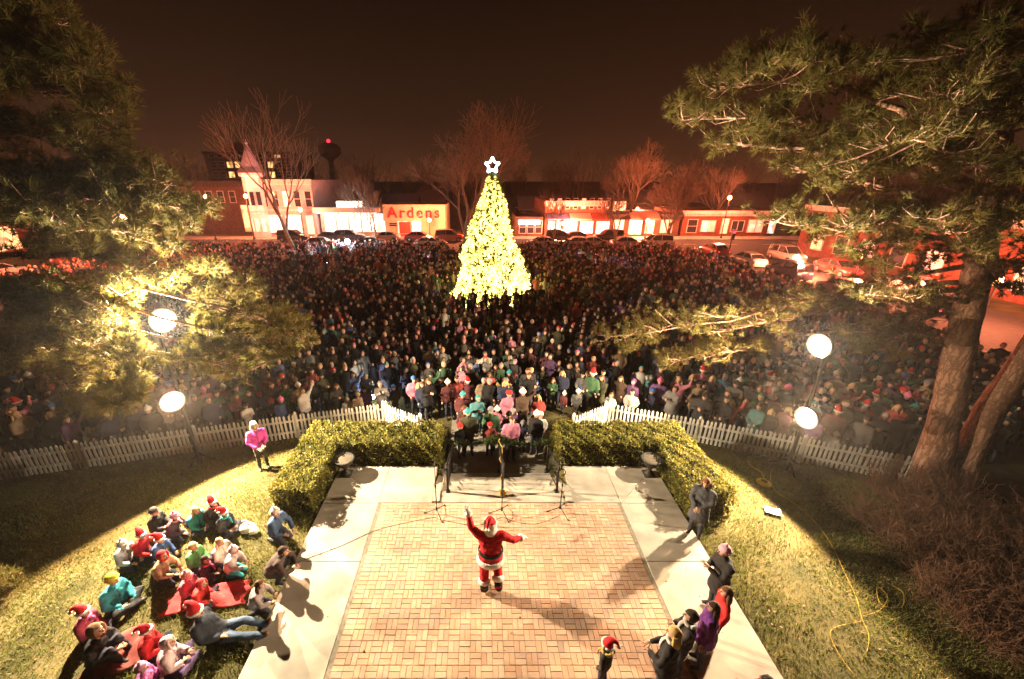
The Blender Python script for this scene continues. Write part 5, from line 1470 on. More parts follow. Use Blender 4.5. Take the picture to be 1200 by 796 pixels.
# ---- headgear, built round the head centre, front -y
def shell(k, cut_y, cut_z, low, wob=0.03, seed=1, sc=(.086,.112,.126), back=0.008):
    """open shell over the skull: faces in front of cut_y and under cut_z, and all under low, are left out"""
    mb=MB(); b=MB(); b.ball((0,0,0),1.0,18,14)
    V=b.v[0]; rr=np.random.default_rng(seed); V=V*(1+wob*rr.normal(size=(len(V),1)))
    F=[]
    for f in b.f:
        c=b.v[0][list(f)].mean(0)
        if (c[1]<cut_y and c[2]<cut_z) or c[2]<low: continue
        F.append(f)
    mb.add(V*np.array(sc)*k+A(0,back*k,.006*k),F); return mb
def hair_short(k,seed=1): return shell(k,-.30,.42,-.55,.035,seed)
def hair_long(k,seed=1):
    mb=shell(k,-.28,.40,-.85,.03,seed)
    for i in range(11):
        a=PI*(0.06+0.88*i/10); x=.088*math.cos(a); y=.095*math.sin(a)*.9+.004
        rr=random.Random(seed*31+i)
        mb.tube([(x*k,y*k,.02*k),(x*1.12*k,(y*1.08)*k,-.08*k),(x*1.18*k+rr.gauss(0,.008),(y*1.12+.012)*k,-.17*k),(x*1.05*k+rr.gauss(0,.012),(y*1.05+.02)*k,-.25*k)],[.026*k,.028*k,.024*k,.010*k],6)
    return mb
def beanie(k,pom=False,seed=1):
    mb=MB(); mb.lathe([(.097*k,.030*k),(.103*k,.050*k),(.100*k,.078*k),(.090*k,.105*k),(.066*k,.132*k),(.03*k,.147*k),(.001,.150*k)],(0,.006*k,0),16)
    mb.tube([(.100*k*math.cos(a),.006*k+.108*k*math.sin(a),.040*k) for a in np.linspace(0,2*PI,19)],.017*k,6)
    if pom: mb.ball((0,.006*k,.170*k),.032*k,8,6,0,None,.12)
    return mb
def santa_cone(k,side=1):
    mb=MB(); mb.tube([(0,.004*k,.02*k),(0,.01*k,.07*k),(.01*side*k,.03*k,.14*k),(.03*side*k,.08*k,.19*k),(.05*side*k,.14*k,.175*k),(.06*side*k,.175*k,.12*k)],[.098*k,.096*k,.078*k,.052*k,.034*k,.018*k],14,up=(0,1,0)); return mb
def santa_trim(k,side=1):
    mb=MB(); mb.tube([(.098*k*math.cos(a),.006*k+.110*k*math.sin(a),(.034+.012*math.sin(a)*-1)*k) for a in np.linspace(0,2*PI,21)],.025*k,8)
    mb.ball((.062*side*k,.185*k,.09*k),.038*k,10,8,0,None,.08); return mb
def hood(k,seed=1): return shell(k,-.42,.55,-.95,.02,seed,(.108,.128,.146),.014)
def hood_rim(k):
    mb=MB(); mb.tube([(.098*k*math.cos(a),-.050*k+.02*k*math.sin(a),-.006*k+.118*k*math.sin(a)) for a in np.linspace(0,2*PI,23)],.022*k,7); return mb
def scarf(k):
    mb=MB(); mb.tube([(.082*k*math.cos(a),.012*k+.085*k*math.sin(a),(-.150-.012*math.sin(a+1))*k) for a in np.linspace(0,2*PI,17)],.030*k,8)
    mb.tube([(.02*k,-.085*k,-.155*k),(.035*k,-.135*k,-.23*k),(.04*k,-.150*k,-.36*k)],[.03*k,.034*k,.03*k],6,flat=.5); return mb
PEOPLE=0
def person(px_, py_, pose, h, coat, head, headc, look, label, legs=(.03,.03,.045), skin=None, hand=None, shoe=None, skirt=0.0, bulk=1.08, kid=False, scarfc=None, group='people by the terrace', turn=0.0, nod=0.0, trim=None, at=None, z0=0.0, belly=0.0, baggy=1.0):
    """px_, py_: where the middle of the head shows in the photograph; look: (x, y) the person faces"""
    global PEOPLE; PEOPLE+=1
    rg=random.Random(1000+PEOPLE)
    s=h/1.75
    J=pose_joints(pose,rg); headk=1.0
    if kid: headk=1.28 if h<1.2 else 1.16
    if kid:
        J['head']=J['head']+A(0,0,.03)
    zh=z0+J['head'][2]*s
    if at is None: X,Y,_=on_z(px_,py_,zh)
    else: X,Y=at
    if isinstance(look,(int,float)): rz=look
    else: rz=math.atan2(look[0]-X,-(look[1]-Y))
    off=J['head']*s; cr_,sr_=math.cos(rz),math.sin(rz)
    if at is None: X-=off[0]*cr_-off[1]*sr_; Y-=off[0]*sr_+off[1]*cr_
    zg = z0 if z0 else (0.0 if (xl0-0.02<X<xr1+0.02 and Y<9.7) else ground_z(X,Y)+0.0)
    sk=skin or M_skin
    mats=[sk,cloth(coat),cloth(legs),shoe or M_shoe,(cloth(hand) if hand else sk),M_eye,M_lip]+([cloth(tuple(min(.8,v*.45+.01) for v in coat))] if pose!='santa' else [])
    me,hd=body_mesh('person',J,s,bulk,mats,skirt,.030,headk,turn,nod,True,True,PEOPLE,belly,baggy)
    o=link('person',me,None,(X,Y,zg),rz); tag(o,label,'person',group)
    k=s*headk
    def on_head(name,mb,m,parent=o):
        c=mb.build(name,m,parent,True,tuple(hd)); c.rotation_euler=(nod,0,turn); return c
    hair_c=cloth((0.09,0.05,0.028) if isinstance(headc,tuple) and head in('beanie','santa','pom','hood') else headc)
    if head in ('short','long'):
        on_head('hair',(hair_short if head=='short' else hair_long)(k,PEOPLE),cloth(headc,.8))
    elif head in ('beanie','pom'):
        on_head('hat',beanie(k,head=='pom'),cloth(headc,.6)); on_head('hair',shell(k,-.25,.4,-.5,.03,PEOPLE,(.082,.106,.112)),hair_c)
    elif head=='santa':
        c=on_head('hat',santa_cone(k,1 if PEOPLE%2 else -1),cloth(headc,.6))
        t=santa_trim(k,1 if PEOPLE%2 else -1).build('fur_trim',M_fur,c,True)
        on_head('hair',shell(k,-.25,.35,-.6,.03,PEOPLE,(.082,.106,.112)),hair_c)
    elif head=='hood':
        c=on_head('hood',hood(k,PEOPLE),cloth(headc,.5)); hood_rim(k).build('rim',cloth(trim or headc,.9),c,True)
    if scarfc: on_head('scarf',scarf(k),cloth(scarfc,.6)).rotation_euler=(0,0,0)
    return o,J,s,hd
SAN=(0.23,5.84)
# ---- Santa on the terrace
so,SJ,ss,shd=person(0,0,'santa',1.80,(0.50,0.012,0.020),'none',(0.5,0.012,0.02),PI,'person in a red Santa suit with arms flung wide, alone on the brick terrace',legs=(0.50,0.012,0.020),hand=(0.78,0.75,0.68),bulk=1.22,at=(0.22,5.86),belly=.03,skirt=.14,baggy=1.38,group='people by the terrace')
so['category']='person'; del so['group']
def sp_(name,mb,m,par=None): return mb.build(name,m,par or so,True)
k=ss
SJ={a:b*ss for a,b in SJ.items()}
c=santa_cone(k*1.06,1).build('hat',cloth((0.50,0.012,0.02),.5),so,True,tuple(shd)); c.rotation_euler=(-.15,0,0)
santa_trim(k*1.06,1).build('fur_trim',M_fur,c,True)
mb=shell(k*1.06,-.3,.3,-.9,.06,9,(.098,.124,.128))
for i in range(9):
    a=PI*(.1+.8*i/8); mb.tube([(.09*math.cos(a),.10*math.sin(a),-.03),(.10*math.cos(a),.125*math.sin(a),-.12),(.08*math.cos(a),.12*math.sin(a)+.02,-.21-.05*math.sin(a))],[.04,.045,.015],7)
mb.build('hair',M_fur,so,True,tuple(shd))
mb=MB()
for i in range(7):
    a=-PI*(.15+.7*i/6); mb.tube([(.07*math.cos(a),.09*math.sin(a),-.05),(.075*math.cos(a),.12*math.sin(a),-.13),(.05*math.cos(a),.12*math.sin(a)-.02,-.24)],[.03,.04,.012],7)
mb.build('beard',M_fur,so,True,tuple(shd))
def ring(c,rx,ry,r,n=25,tilt=(0,0)):
    mb=MB(); mb.tube([(c[0]+rx*math.cos(a),c[1]+ry*math.sin(a),c[2]+tilt[0]*math.cos(a)) for a in np.linspace(0,2*PI,n)],r,8,flat=1.0); return mb
w=SJ['waist']; pl=SJ['pelvis']
mb=MB()
for z,rr in ((w[2]-.075,.0),(w[2]-.035,.0)): pass
mb.tube([(pl[0]+.236*math.cos(a),pl[1]+.215*math.sin(a),w[2]-.05) for a in np.linspace(0,2*PI,29)],[(.018,.040)]*29,8,up=(0,0,1)); bl=sp_('belt',mb,M_black)
mb=MB(); mb.obox((0,-.245,w[2]-.05),(.05,0,0),(0,.012,0),(0,0,.05)); mb.build('buckle',mat('brass',(0.6,0.42,0.12),.3,.1,5,metal=.9),bl)
mb=MB(); mb.tube([(pl[0]+.252*math.cos(a),pl[1]+.005+.232*math.sin(a),pl[2]-.09*ss) for a in np.linspace(0,2*PI,29)],[(.032,.072)]*29,8,up=(0,0,1)); sp_('fur_hem',mb,M_fur)
for q in 'LR':
    d=norm(SJ['wr'+q]-SJ['el'+q]); p=SJ['wr'+q]
    mb=MB(); mb.tube([p-d*.06,p-d*.03,p+d*.01,p+d*.03],[.058,.078,.076,.055],12); sp_('fur_cuff',mb,M_fur)
    an,kn=SJ['an'+q],SJ['kn'+q]; d=norm(kn-an); p=an+d*.13
    mb=MB(); mb.tube([p-d*.05,p-d*.02,p+d*.03,p+d*.06],[.10,.125,.125,.10],12); sp_('boot_trim',mb,M_fur)
    to=SJ['to'+q]; mb=MB(); mb.tube([p-d*.02,an+d*.02,an],[.10,.085,.08],12); mb.tube([an-norm(to-an)*.05-A(0,0,.02),(an+to)/2,to],[.085,.08,.06],10); sp_('boot',mb,M_black)

# ---- children and parents sitting on the lawn, left
LAWN='people seated on the lawn'
TQ=(0.045,0.33,0.38); RED=(0.48,0.02,0.025); SANR=(0.50,0.015,0.02); BLK=(0.018,0.017,0.018); PINKH=(0.62,0.20,0.28); MAG=(0.52,0.06,0.27)
def kid(px_,py_,pose,h,coat,head,headc,label,**k):
    kk=dict(kid=True,group=LAWN,z0=0.0,bulk=1.30,baggy=1.12); kk.update(k)
    lk=kk.pop('look',(SAN[0]+random.uniform(-1.2,1.2),SAN[1]+random.uniform(-1.0,1.0)))
    return person(px_,py_,pose,h,coat,head,headc,lk,label,**kk)
kid(180,599,'sit',1.35,BLK,'beanie',(0.025,0.022,0.022),'seated child in a black jacket and black cap at the back of the lawn group',look=(-3,7.5))
kid(204,604,'kneel',1.20,(0.06,0.03,0.04),'pom',(0.45,0.20,0.28),'kneeling child in a mauve hat and dark coat beside the black cap',scarfc=(0.50,0.25,0.3))
kid(229,597,'sit',1.30,TQ,'long',(0.50,0.33,0.15),'seated blond child in a turquoise jacket at the back of the lawn group')
kid(248,588,'kneel',1.25,BLK,'santa',SANR,'kneeling person in a black coat, red scarf and Santa hat at the back',scarfc=(0.5,0.03,0.03))
kid(262,600,'sit',1.25,(0.03,0.03,0.035),'santa',SANR,'seated child in a dark jacket and Santa hat nearest the white bag',scarfc=TQ)
kid(165,626,'kneel',1.25,RED,'santa',SANR,'kneeling child in a red coat and Santa hat behind the grey jacket')
kid(187,631,'kneel',1.15,(0.05,0.10,0.28),'santa',SANR,'kneeling child in a blue jacket and Santa hat')
kid(143,637,'kneel',1.25,(0.42,0.40,0.42),'pom',(0.50,0.47,0.45),'kneeling child in a silver grey jacket and grey knitted hat')
kid(190,650,'kneel',1.25,(0.36,0.22,0.13),'hood',(0.52,0.02,0.025),'kneeling child in a tan coat with a bright red hood')
kid(226,640,'sit',1.20,(0.09,0.30,0.10),'beanie',(0.42,0.33,0.17),'seated child in a green jacket and tan hat in the middle of the group')
kid(240,655,'sit',1.10,(0.05,0.02,0.04),'long',(0.05,0.03,0.02),'small dark haired child in a black and pink coat',scarfc=(0.55,0.08,0.22))
kid(257,634,'sit',1.25,(0.62,0.52,0.46),'long',(0.55,0.38,0.18),'seated blond child in a cream coat right of the green jacket')
kid(273,644,'kneel',1.15,(0.62,0.48,0.48),'pom',(0.66,0.50,0.52),'kneeling child in a pale pink coat and hat over turquoise trousers',legs=TQ)
kid(131,678,'sit',1.50,(0.05,0.36,0.42),'beanie',(0.42,0.44,0.04),'seated person in a turquoise puffer jacket and yellow green hat',look=(-4.5,5.3),legs=(0.02,0.02,0.025))
kid(218,674,'sit',1.15,(0.40,0.10,0.16),'pom',(0.62,0.26,0.24),'seated child in a salmon pink hat and rose jacket')
kid(236,683,'sit_lean',1.20,(0.58,0.04,0.04),'hood',(0.58,0.05,0.05),'child in a bright red hooded jacket leaning forward',legs=(0.03,0.03,0.05))
kid(97,716,'sit',1.30,(0.30,0.04,0.08),'santa',SANR,'seated child in a Santa hat with a pink scarf at the lower left',scarfc=(0.62,0.10,0.25))
kid(112,738,'sit_hug',1.55,(0.02,0.018,0.02),'hood',(0.16,0.08,0.04),'seated person in a black jacket with a brown fur hood',trim=(0.22,0.12,0.06))
kid(171,738,'sit',1.25,RED,'santa',SANR,'seated child in a red coat and Santa hat behind the pale pink coat')
kid(229,716,'recline',1.60,(0.03,0.035,0.05),'santa',SANR,'reclining person in a dark jacket and jeans with legs stretched to the path',look=(-1.2,5.2),legs=(0.09,0.13,0.20),shoe=mat('brown_boot',(0.14,0.06,0.03),.7,.2,8))
kid(196,752,'sit',1.35,(0.62,0.44,0.46),'hood',(0.66,0.48,0.50),'seated child in a pale pink hooded coat',legs=(0.12,0.07,0.16))
kid(165,782,'sit',1.20,(0.58,0.16,0.42),'pom',(0.62,0.30,0.45),'seated child in a magenta coat and pink hat at the bottom edge')
kid(304,684,'kneel',1.20,(0.30,0.25,0.25),'long',(0.11,0.05,0.025),'kneeling child with long brown hair and a grey jacket at the path edge')
kid(332,645,'crouch',1.45,(0.06,0.04,0.035),'short',(0.07,0.04,0.03),'crouching person in a dark brown coat at the edge of the path')
kid(322,600,'kneel',1.45,(0.05,0.09,0.17),'pom',(0.66,0.50,0.45),'kneeling person in a blue jacket and pale hat beside the hedge wing',look=(0,5.5))
person(297,498,'hold',1.62,(0.50,0.05,0.30),'hood',(0.62,0.48,0.48),(-2,4),'standing person in a magenta jacket and pale hat before the left fence',legs=(0.04,0.035,0.03),group='people standing on the lawn')
# ---- people standing on the right
RG='people standing along the right path'
person(828,566,'hold',1.66,(0.055,0.058,0.065),'long',(0.20,0.085,0.035),(2.0,4.0),'woman with auburn hair in a long grey coat beside the right hedge',skirt=.42,group=RG,nod=.25)
person(849,646,'clap',1.66,BLK,'pom',(0.60,0.33,0.42),SAN,'woman in a black coat and pink knitted hat on the right path edge',skirt=.30,group=RG)
person(851,694,'stand',1.40,(0.50,0.025,0.025),'long',(0.13,0.065,0.03),SAN,'child with brown hair in a red coat on the right path',group=RG,kid=True)
person(836,712,'stand',1.55,(0.13,0.03,0.20),'long',(0.06,0.03,0.02),SAN,'person with dark hair in a purple coat on the right path',group=RG,skirt=.2)
person(810,722,'clap',1.45,(0.03,0.025,0.025),'short',(0.045,0.03,0.02),SAN,'child with short dark hair and a white scarf on the right path',group=RG,kid=True,scarfc=(.7,.66,.6))
person(790,742,'hold',1.66,BLK,'long',(0.55,0.36,0.14),SAN,'blond woman in a black coat and white scarf at the path edge',group=RG,scarfc=(.72,.68,.62),skirt=.2)
person(712,756,'pockets',1.15,(0.035,0.03,0.03),'santa',SANR,SAN,'small child in a dark jacket and Santa hat on the bricks at the bottom',group='people by the terrace',kid=True,scarfc=(.45,.33,.10))
person(899,801,'clap',1.45,(0.45,0.03,0.06),'short',(0.03,0.022,0.02),SAN,'dark haired child in a red coat cut off by the bottom edge',group=RG,kid=True)
# ------------------------------------------------------------------ the crowd in the park
COATS=[('black',(.016,.015,.017),16),('charcoal',(.045,.043,.046),10),('navy',(.020,.030,.075),9),('brown',(.085,.048,.028),8),('grey',(.17,.165,.165),7),
 ('olive',(.075,.075,.035),5),('tan',(.30,.20,.11),5),('maroon',(.16,.025,.035),5),('red',(.46,.03,.03),5),('pink',(.60,.13,.27),5),('purple',(.17,.05,.24),4),
 ('teal',(.035,.23,.26),3),('blue',(.05,.11,.32),4),('white',(.60,.56,.52),3),('green',(.05,.17,.07),3)]
HATS=[('short brown hair','short',(.085,.048,.025)),('short dark hair','short',(.03,.02,.016)),('long brown hair','long',(.12,.065,.03)),('long blond hair','long',(.50,.33,.14)),
 ('grey hair','short',(.34,.31,.28)),('a black knit cap','beanie',(.02,.02,.02)),('a grey knit cap','beanie',(.22,.21,.21)),('a red knit cap','beanie',(.48,.03,.03)),
 ('a white bobble hat','pom',(.68,.64,.58)),('a pink bobble hat','pom',(.62,.16,.30)),('a blue knit cap','beanie',(.05,.12,.33)),('a Santa hat','santa',(.50,.02,.02)),
 ('a teal bobble hat','pom',(.05,.32,.34)),('a tan knit cap','beanie',(.36,.25,.14)),('its hood up','hood',None),('long dark hair','long',(.035,.022,.016))]
HATW=[10,9,8,6,5,7,6,4,5,3,3,4,2,4,4,6]
cw=[c[2] for c in COATS]
rgc=random.Random(99)
spots=[]
y=11.0
while y<51.5:
    st=0.52 if y<22 else 0.64
    x=-42.0
    while x<42:
        X=x+rgc.uniform(-.2,.2); Yy=y+rgc.uniform(-.22,.22)
        x+=st*rgc.uniform(.86,1.25)
        if rgc.random()<(.06 if Yy<35 else .10): continue
        if Yy>14 and math.sin(X*1.3+math.sin(Yy*.9)*2)*math.sin(Yy*1.1+math.cos(X*.7)*2)>.72: continue
        if Yy<fence_y(X)+.55 and not(-.95<X<2.2 and Yy>10.85): continue
        if -3.3<X<-2.0 and Yy<12.6: continue
        if X>24.0 or X<-40: continue
        if Yy>44+2*math.sin(X*.5) and rgc.random()<.35: continue
        if math.hypot(X-.86,Yy-30.1)<3.35: continue
        p=project(X,Yy,LOW+1.6)
        if p[0]<-15 or p[0]>1215: continue
        if any(math.hypot(X-a,Yy-b)<.45 for a,b in ((-20.1,47),(-2.2,50),(8.65,9.55),(-8.36,9.83),(12.95,9.3),(13.9,9.2))): continue
        if math.hypot(X-13.5,Yy-9.6)<1.1: continue
        if math.hypot(X+15.5,Yy-10.2)<.8: continue
        spots.append((X,Yy,p))
    y+=st*1.02
def show(sp):
    X,Yy,p=sp
    if not(5<p[0]<1195 and p[1]<540): return 0
    return p[2]
spots.sort(key=show,reverse=True)
near,farp=spots[:300],spots[300:]
M_oc=mat_objcol('crowd_coat'); M_oh=mat_objcol('crowd_headgear',bump=.5)
M_tr=mat_random('crowd_trousers',[(.02,.02,.022),(.03,.035,.06),(.05,.06,.09),(.06,.045,.035),(.018,.018,.018)],.9,0,60,'object',9,.2)
crowd_mats=[M_skin,M_oc,M_tr,M_shoe,M_skin,M_eye,M_lip]
VAR=[]
for i,(ps,sk,bk,hk) in enumerate([('stand',0,1.1,1),('pockets',0,1.18,1),('fold',0,1.12,1),('phone',0,1.1,1),('clap',.25,1.05,1),('hold',.35,1.0,1),('pockets',.3,1.08,1),('wave',0,1.1,1)]):
    J=pose_joints(ps,random.Random(i)); VAR.append(body_mesh('person',J,1.0,bk,crowd_mats,sk,.042,hk,0,0,True,False,i)+(ps,1.0))
KV=[]
for i,(ps,bk) in enumerate([('stand',1.15),('pockets',1.2),('clap',1.15)]):
    J=pose_joints(ps,random.Random(50+i)); J['head']=J['head']+A(0,0,.03); KV.append(body_mesh('person',J,.72,bk,crowd_mats,0,.045,1.26,0,0,True,False,60+i)+(ps,.72*1.26))
HM={}
def hat_mesh(kind,v,k):
    key=(kind,v,k)
    if key not in HM:
        mb={'short':lambda:hair_short(k,v+3),'long':lambda:hair_long(k,v+3),'beanie':lambda:beanie(k),'pom':lambda:beanie(k,True),'santa':lambda:santa_cone(k,1 if v else -1),'hood':lambda:hood(k,v+2)}[kind]()
        HM[key]=mb.mesh({'short':'hair','long':'hair','hood':'hood'}.get(kind,'hat'),M_oh,True)
    return HM[key]
TRIM={}
used=set()
M_phone=emit('phone_screen',(.75,.88,1.0),9)
PHB=MB().obox((0,0,0),(.04,0,0),(0,.005,0),(0,0,.075)).mesh('phone',M_black)
PHS=MB().add([(-.037,.0062,-.07),(.037,.0062,-.07),(.037,.0062,.07),(-.037,.0062,.07)],[(0,1,2,3)]).mesh('screen',M_phone)
nph=0
def zone(X,Yy,p):
    row='front row' if Yy<fence_y(X)+1.5 else 'further back'
    if -2.2<X<3.4 and Yy<13.3: return 'at the foot of the steps'
    if -6<X<0: return row+' behind left hedge'
    if 0<=X<6.2: return row+' behind right hedge'
    if X<-10: return row+' under left pine'
    if X<=-6: return row+' behind left fence'
    if X>11.3: return row+' near pine trunks'
    return row+' behind right fence'
for (X,Yy,p) in near:
    child=rgc.random()<(.30 if Yy<fence_y(X)+1.6 else .10) or (Yy<12.0 and -1<X<2.3 and rgc.random()<.6)
    front=-2.2<X<3.4 and Yy<13.3
    for tr in range(400):
        c=rgc.choices(COATS,cw)[0]; h=rgc.choices(HATS,HATW)[0]
        if front and rgc.random()<.3: c=rgc.choice(COATS[7:14])
        if child and rgc.random()<.4: c=rgc.choice(COATS[7:])
        v=rgc.choice(KV if child else VAR)
        pose={'stand':'','pockets':'','fold':' with folded arms','phone':' holding up a phone','clap':' clapping','hold':' with hands together','wave':' waving'}[v[2]]
        hn=h[0] if h[1]!='hood' else 'hood up'
        lab='%s in %s coat with %s%s, %s'%('child' if child else 'person',c[0],hn,'' if not pose else pose.replace(' with',' and'),zone(X,Yy,p))
        if lab not in used and len(lab.split())<=16: break
    used.add(lab)
    w=lab.split()
    if len(w)>16:
        lab=lab.replace(' at the foot of the steps','').replace(' and hands together','').replace(' holding up a phone',' and phone'); 
    sc=rgc.uniform(.93,1.06) if not child else rgc.uniform(.80,1.15)
    rz=math.atan2(SAN[0]-X,-(SAN[1]-Yy))+rgc.gauss(0,.22)
    zg=LOW+.012 if (SX0<X<SX1 and 10.1<Yy<14.5) else ground_z(X,Yy)
    o=link('person',v[0],None,(X,Yy,zg-.01),rz); o.scale=(sc*rgc.uniform(.95,1.08),sc*rgc.uniform(.95,1.1),sc)
    jit=rgc.uniform(.55,1.0); gm=sum(c[1])/3; o.color=(*[min(.75,(q*.72+gm*.28*w_)*jit) for q,w_ in zip(c[1],(1.15,.98,.8))],1)
    tag(o,lab,'person','spectators standing in the park')
    k=v[3]; hv=rgc.randrange(2); col=h[2] or c[1]
    hh=link({'short':'hair','long':'hair','hood':'hood'}.get(h[1],'hat'),hat_mesh(h[1],hv,k),o,tuple(v[1])); hh.color=(*col,1)
    if h[1]=='santa':
        kk=(k,hv)
        if kk not in TRIM: TRIM[kk]=santa_trim(k,1 if hv else -1).mesh('fur_trim',M_fur,True)
        link('fur_trim',TRIM[kk],hh)
    elif h[1] in('beanie','pom'):
        q=link('hair',hat_mesh('short',hv,k*.97),o,tuple(v[1])); q.color=(*rgc.choice([(.085,.048,.025),(.03,.02,.016),(.3,.2,.1)]),1)
    if v[2]=='phone':
        nph+=1
        ph=link('phone',PHB,None,None); tag(ph,'lit phone held by person in %s coat, %s'%(c[0],zone(X,Yy,p)),'phone','phones held up in the crowd')
        cr_,sr_=math.cos(rz),math.sin(rz); lx,ly=0,-.40*sc
        ph.location=(X-ly*sr_+lx*cr_,Yy+ly*cr_+lx*sr_,zg+1.47*sc); ph.rotation_euler=(0,0,rz)
        link('screen',PHS,ph)
# the rest of the crowd, far back: one mass
def crowd_proto(seed):
    mb=MB(); tint=[]
    def add(fn,kind):
        n0=mb.n; fn(); tint.extend([kind]*(mb.n-n0))
    R_=random.Random(seed)
    def lo(rings,seg=7):
        V=[];F=[]
        for (cx,cy,cz,rx,ry) in rings:
            for k in range(seg): V.append((cx+rx*math.cos(2*PI*k/seg),cy+ry*math.sin(2*PI*k/seg),cz))
        for i in range(len(rings)-1):
            for k in range(seg):
                a=i*seg+k;b=i*seg+(k+1)%seg; F.append((a,b,b+seg,a+seg))
        F.append(tuple(range((len(rings)-1)*seg,len(rings)*seg))); mb.add(V,F)
    add(lambda:lo([(0,0,.62,.19,.16),(0,0,.95,.20,.15),(0,0,1.25,.20,.14),(0,0,1.40,.19,.11),(0,0,1.49,.07,.07)]),0)
    for s in(-1,1):
        add(lambda:mb.tube([(s*.20,0,1.40),(s*.27,.0,1.15),(s*R_.uniform(.08,.26),-.18,R_.uniform(.95,1.3))],[.07,.06,.045],5,cap=False),0)
        add(lambda:mb.tube([(s*.09,0,.75),(s*.10,0,0)],[.085,.06],5,cap=False),1)
    add(lambda:mb.ball((0,-.015,1.62),(.082,.10,.122),8,6),2)
    def cap():
        b=MB(); b.ball((0,.008,1.632),(.094,.112,.130),8,6); F=[f for f in b.f if not((np.concatenate(b.v)[list(f)].mean(0)[1]<-.045) and (np.concatenate(b.v)[list(f)].mean(0)[2]<1.665)) and np.concatenate(b.v)[list(f)].mean(0)[2]>1.55]
        mb.add(np.concatenate(b.v),F)
    add(cap,3)
    V=np.concatenate(mb.v); tri=[]
    for f in mb.f:
        for i in range(1,len(f)-1): tri.append((f[0],f[i],f[i+1]))
    return V,np.array(tri),np.array(tint)
protos=[crowd_proto(i) for i in range(5)]
VV=[];FF=[];TT=[];cnt=0
cc=np.array([c[1] for c in COATS]); cc=cc*.6+.4*cc.mean(1,keepdims=True)*np.array([[1.15,.98,.80]]); hc=np.array([h[2] if h[2] else (.05,.05,.05) for h in HATS])
for (X,Yy,p) in farp:
    V,T,K=protos[rgc.randrange(5)]
    sc=rgc.gauss(.97,.085) if rgc.random()>.14 else rgc.uniform(.58,.85)
    rz=math.atan2(SAN[0]-X,-(SAN[1]-Yy))+rgc.gauss(0,.35)
    if rgc.random()<.10: rz+=rgc.uniform(-1.5,1.5)
    cr_,sr_=math.cos(rz),math.sin(rz)
    W=V*np.array([rgc.uniform(.95,1.15)*sc,sc,sc]); W=np.stack([W[:,0]*cr_-W[:,1]*sr_+X,W[:,0]*sr_+W[:,1]*cr_+Yy,W[:,2]+ground_z(X,Yy)+(.62 if sc<.66 and rgc.random()<.5 else 0)],1)
    jit=rgc.uniform(.45,1.0)
    pal=np.array([[min(.75,q*jit) for q in cc[rgc.choices(range(15),cw)[0]]],rgc.choice([(.02,.02,.022),(.03,.035,.06),(.05,.045,.04)]),rgc.choice([(.50,.30,.21),(.44,.26,.18),(.52,.33,.24)]),hc[rgc.choices(range(16),HATW)[0]]])
    VV.append(W);FF.append(T+cnt);cnt+=len(W); TT.append(np.concatenate([pal[K],np.ones((len(K),1))],1))
me=raw_mesh('crowd',np.concatenate(VV),np.concatenate(FF),mat_attr('crowd_tint'),True,np.concatenate(TT))
tag(link('crowd',me),'dense crowd of spectators filling the park round the lit tree','crowd',kind='stuff')

# ------------------------------------------------------------------ lights carried in the crowd
def torch(p,py,Y,label,m,r,watts=0,col=(1,1,1)):
    X,_,Z=at_y(p,py,Y); t=empty('hand_light',(X,Y,Z)); tag(t,label,'hand light','small lights carried in the crowd')
    mb=MB(); mb.ball((0,0,0),r,10,8); mb.build('lamp',m,t,True)
    mb=MB(); mb.tube([(0,.02,-r*.8),(0,.05,-r*2.6)],[r*.5,r*.35],8); mb.build('grip',M_black,t,True)
    if watts: point('lamp_light',(0,-r*1.6,r*.5),col,watts,r,t)
M_gw=emit('torch_white',(.8,1.0,.85),30); M_gb=emit('torch_blue',(.7,.85,1.0),25); M_go=emit('torch_orange',(1.0,.30,.08),30)
for (p,py,Y,lab,m,r,w) in [(437,465,14.3,'bright greenish video light in the crowd above the left hedge',M_gw,.09,70),(366,305,43,'square white light below the tall bare tree',M_gb,.30,0),(384,309,42,'small white light right of the tall bare tree',M_gb,.16,0),
 (500,304,42,'round white light in the crowd left of the lit tree',M_gb,.26,0),(515,326,36,'white light nearest the left side of the lit tree',M_gb,.20,0),(503,387,24.5,'white lamp in the crowd left of the lit tree foot',M_gw,.16,20),
 (678,309,42,'bluish light in the crowd right of the lit tree',M_gb,.2,0),(697,311,42,'orange light in the crowd before the brown screen',M_go,.26,60),(726,322,38,'white light right of the orange light',M_gb,.22,0),(739,327,37,'small square white light right of the paired lights',M_gb,.2,0),
 (652,377,26.5,'tiny bluish light low in the crowd right of the tree',M_gb,.10,0),(589,366,28.0,'tiny white light at the foot of the lit tree',M_gb,.09,0)]:
    torch(p,py,Y,lab,m,r,w)
# brown screen standing at the back of the crowd
X,_,Z=at_y(715,300,45); bs=empty('notice_board',(X,45,LOW)); tag(bs,'plain brown notice board standing at the back of the crowd','board')
mb=MB(); mb.bbox(-1.35,1.35,-.05,.05,Z-LOW-.75,Z-LOW+.75,.02); mb.build('panel',mat('board_brown',(.16,.10,.04),.8,.2,3),bs)
for s in(-1,1): mb=MB(); mb.box(s*1.2-.06,s*1.2+.06,.052,.15,0,Z-LOW+.6); mb.build('post',M_dk,bs)

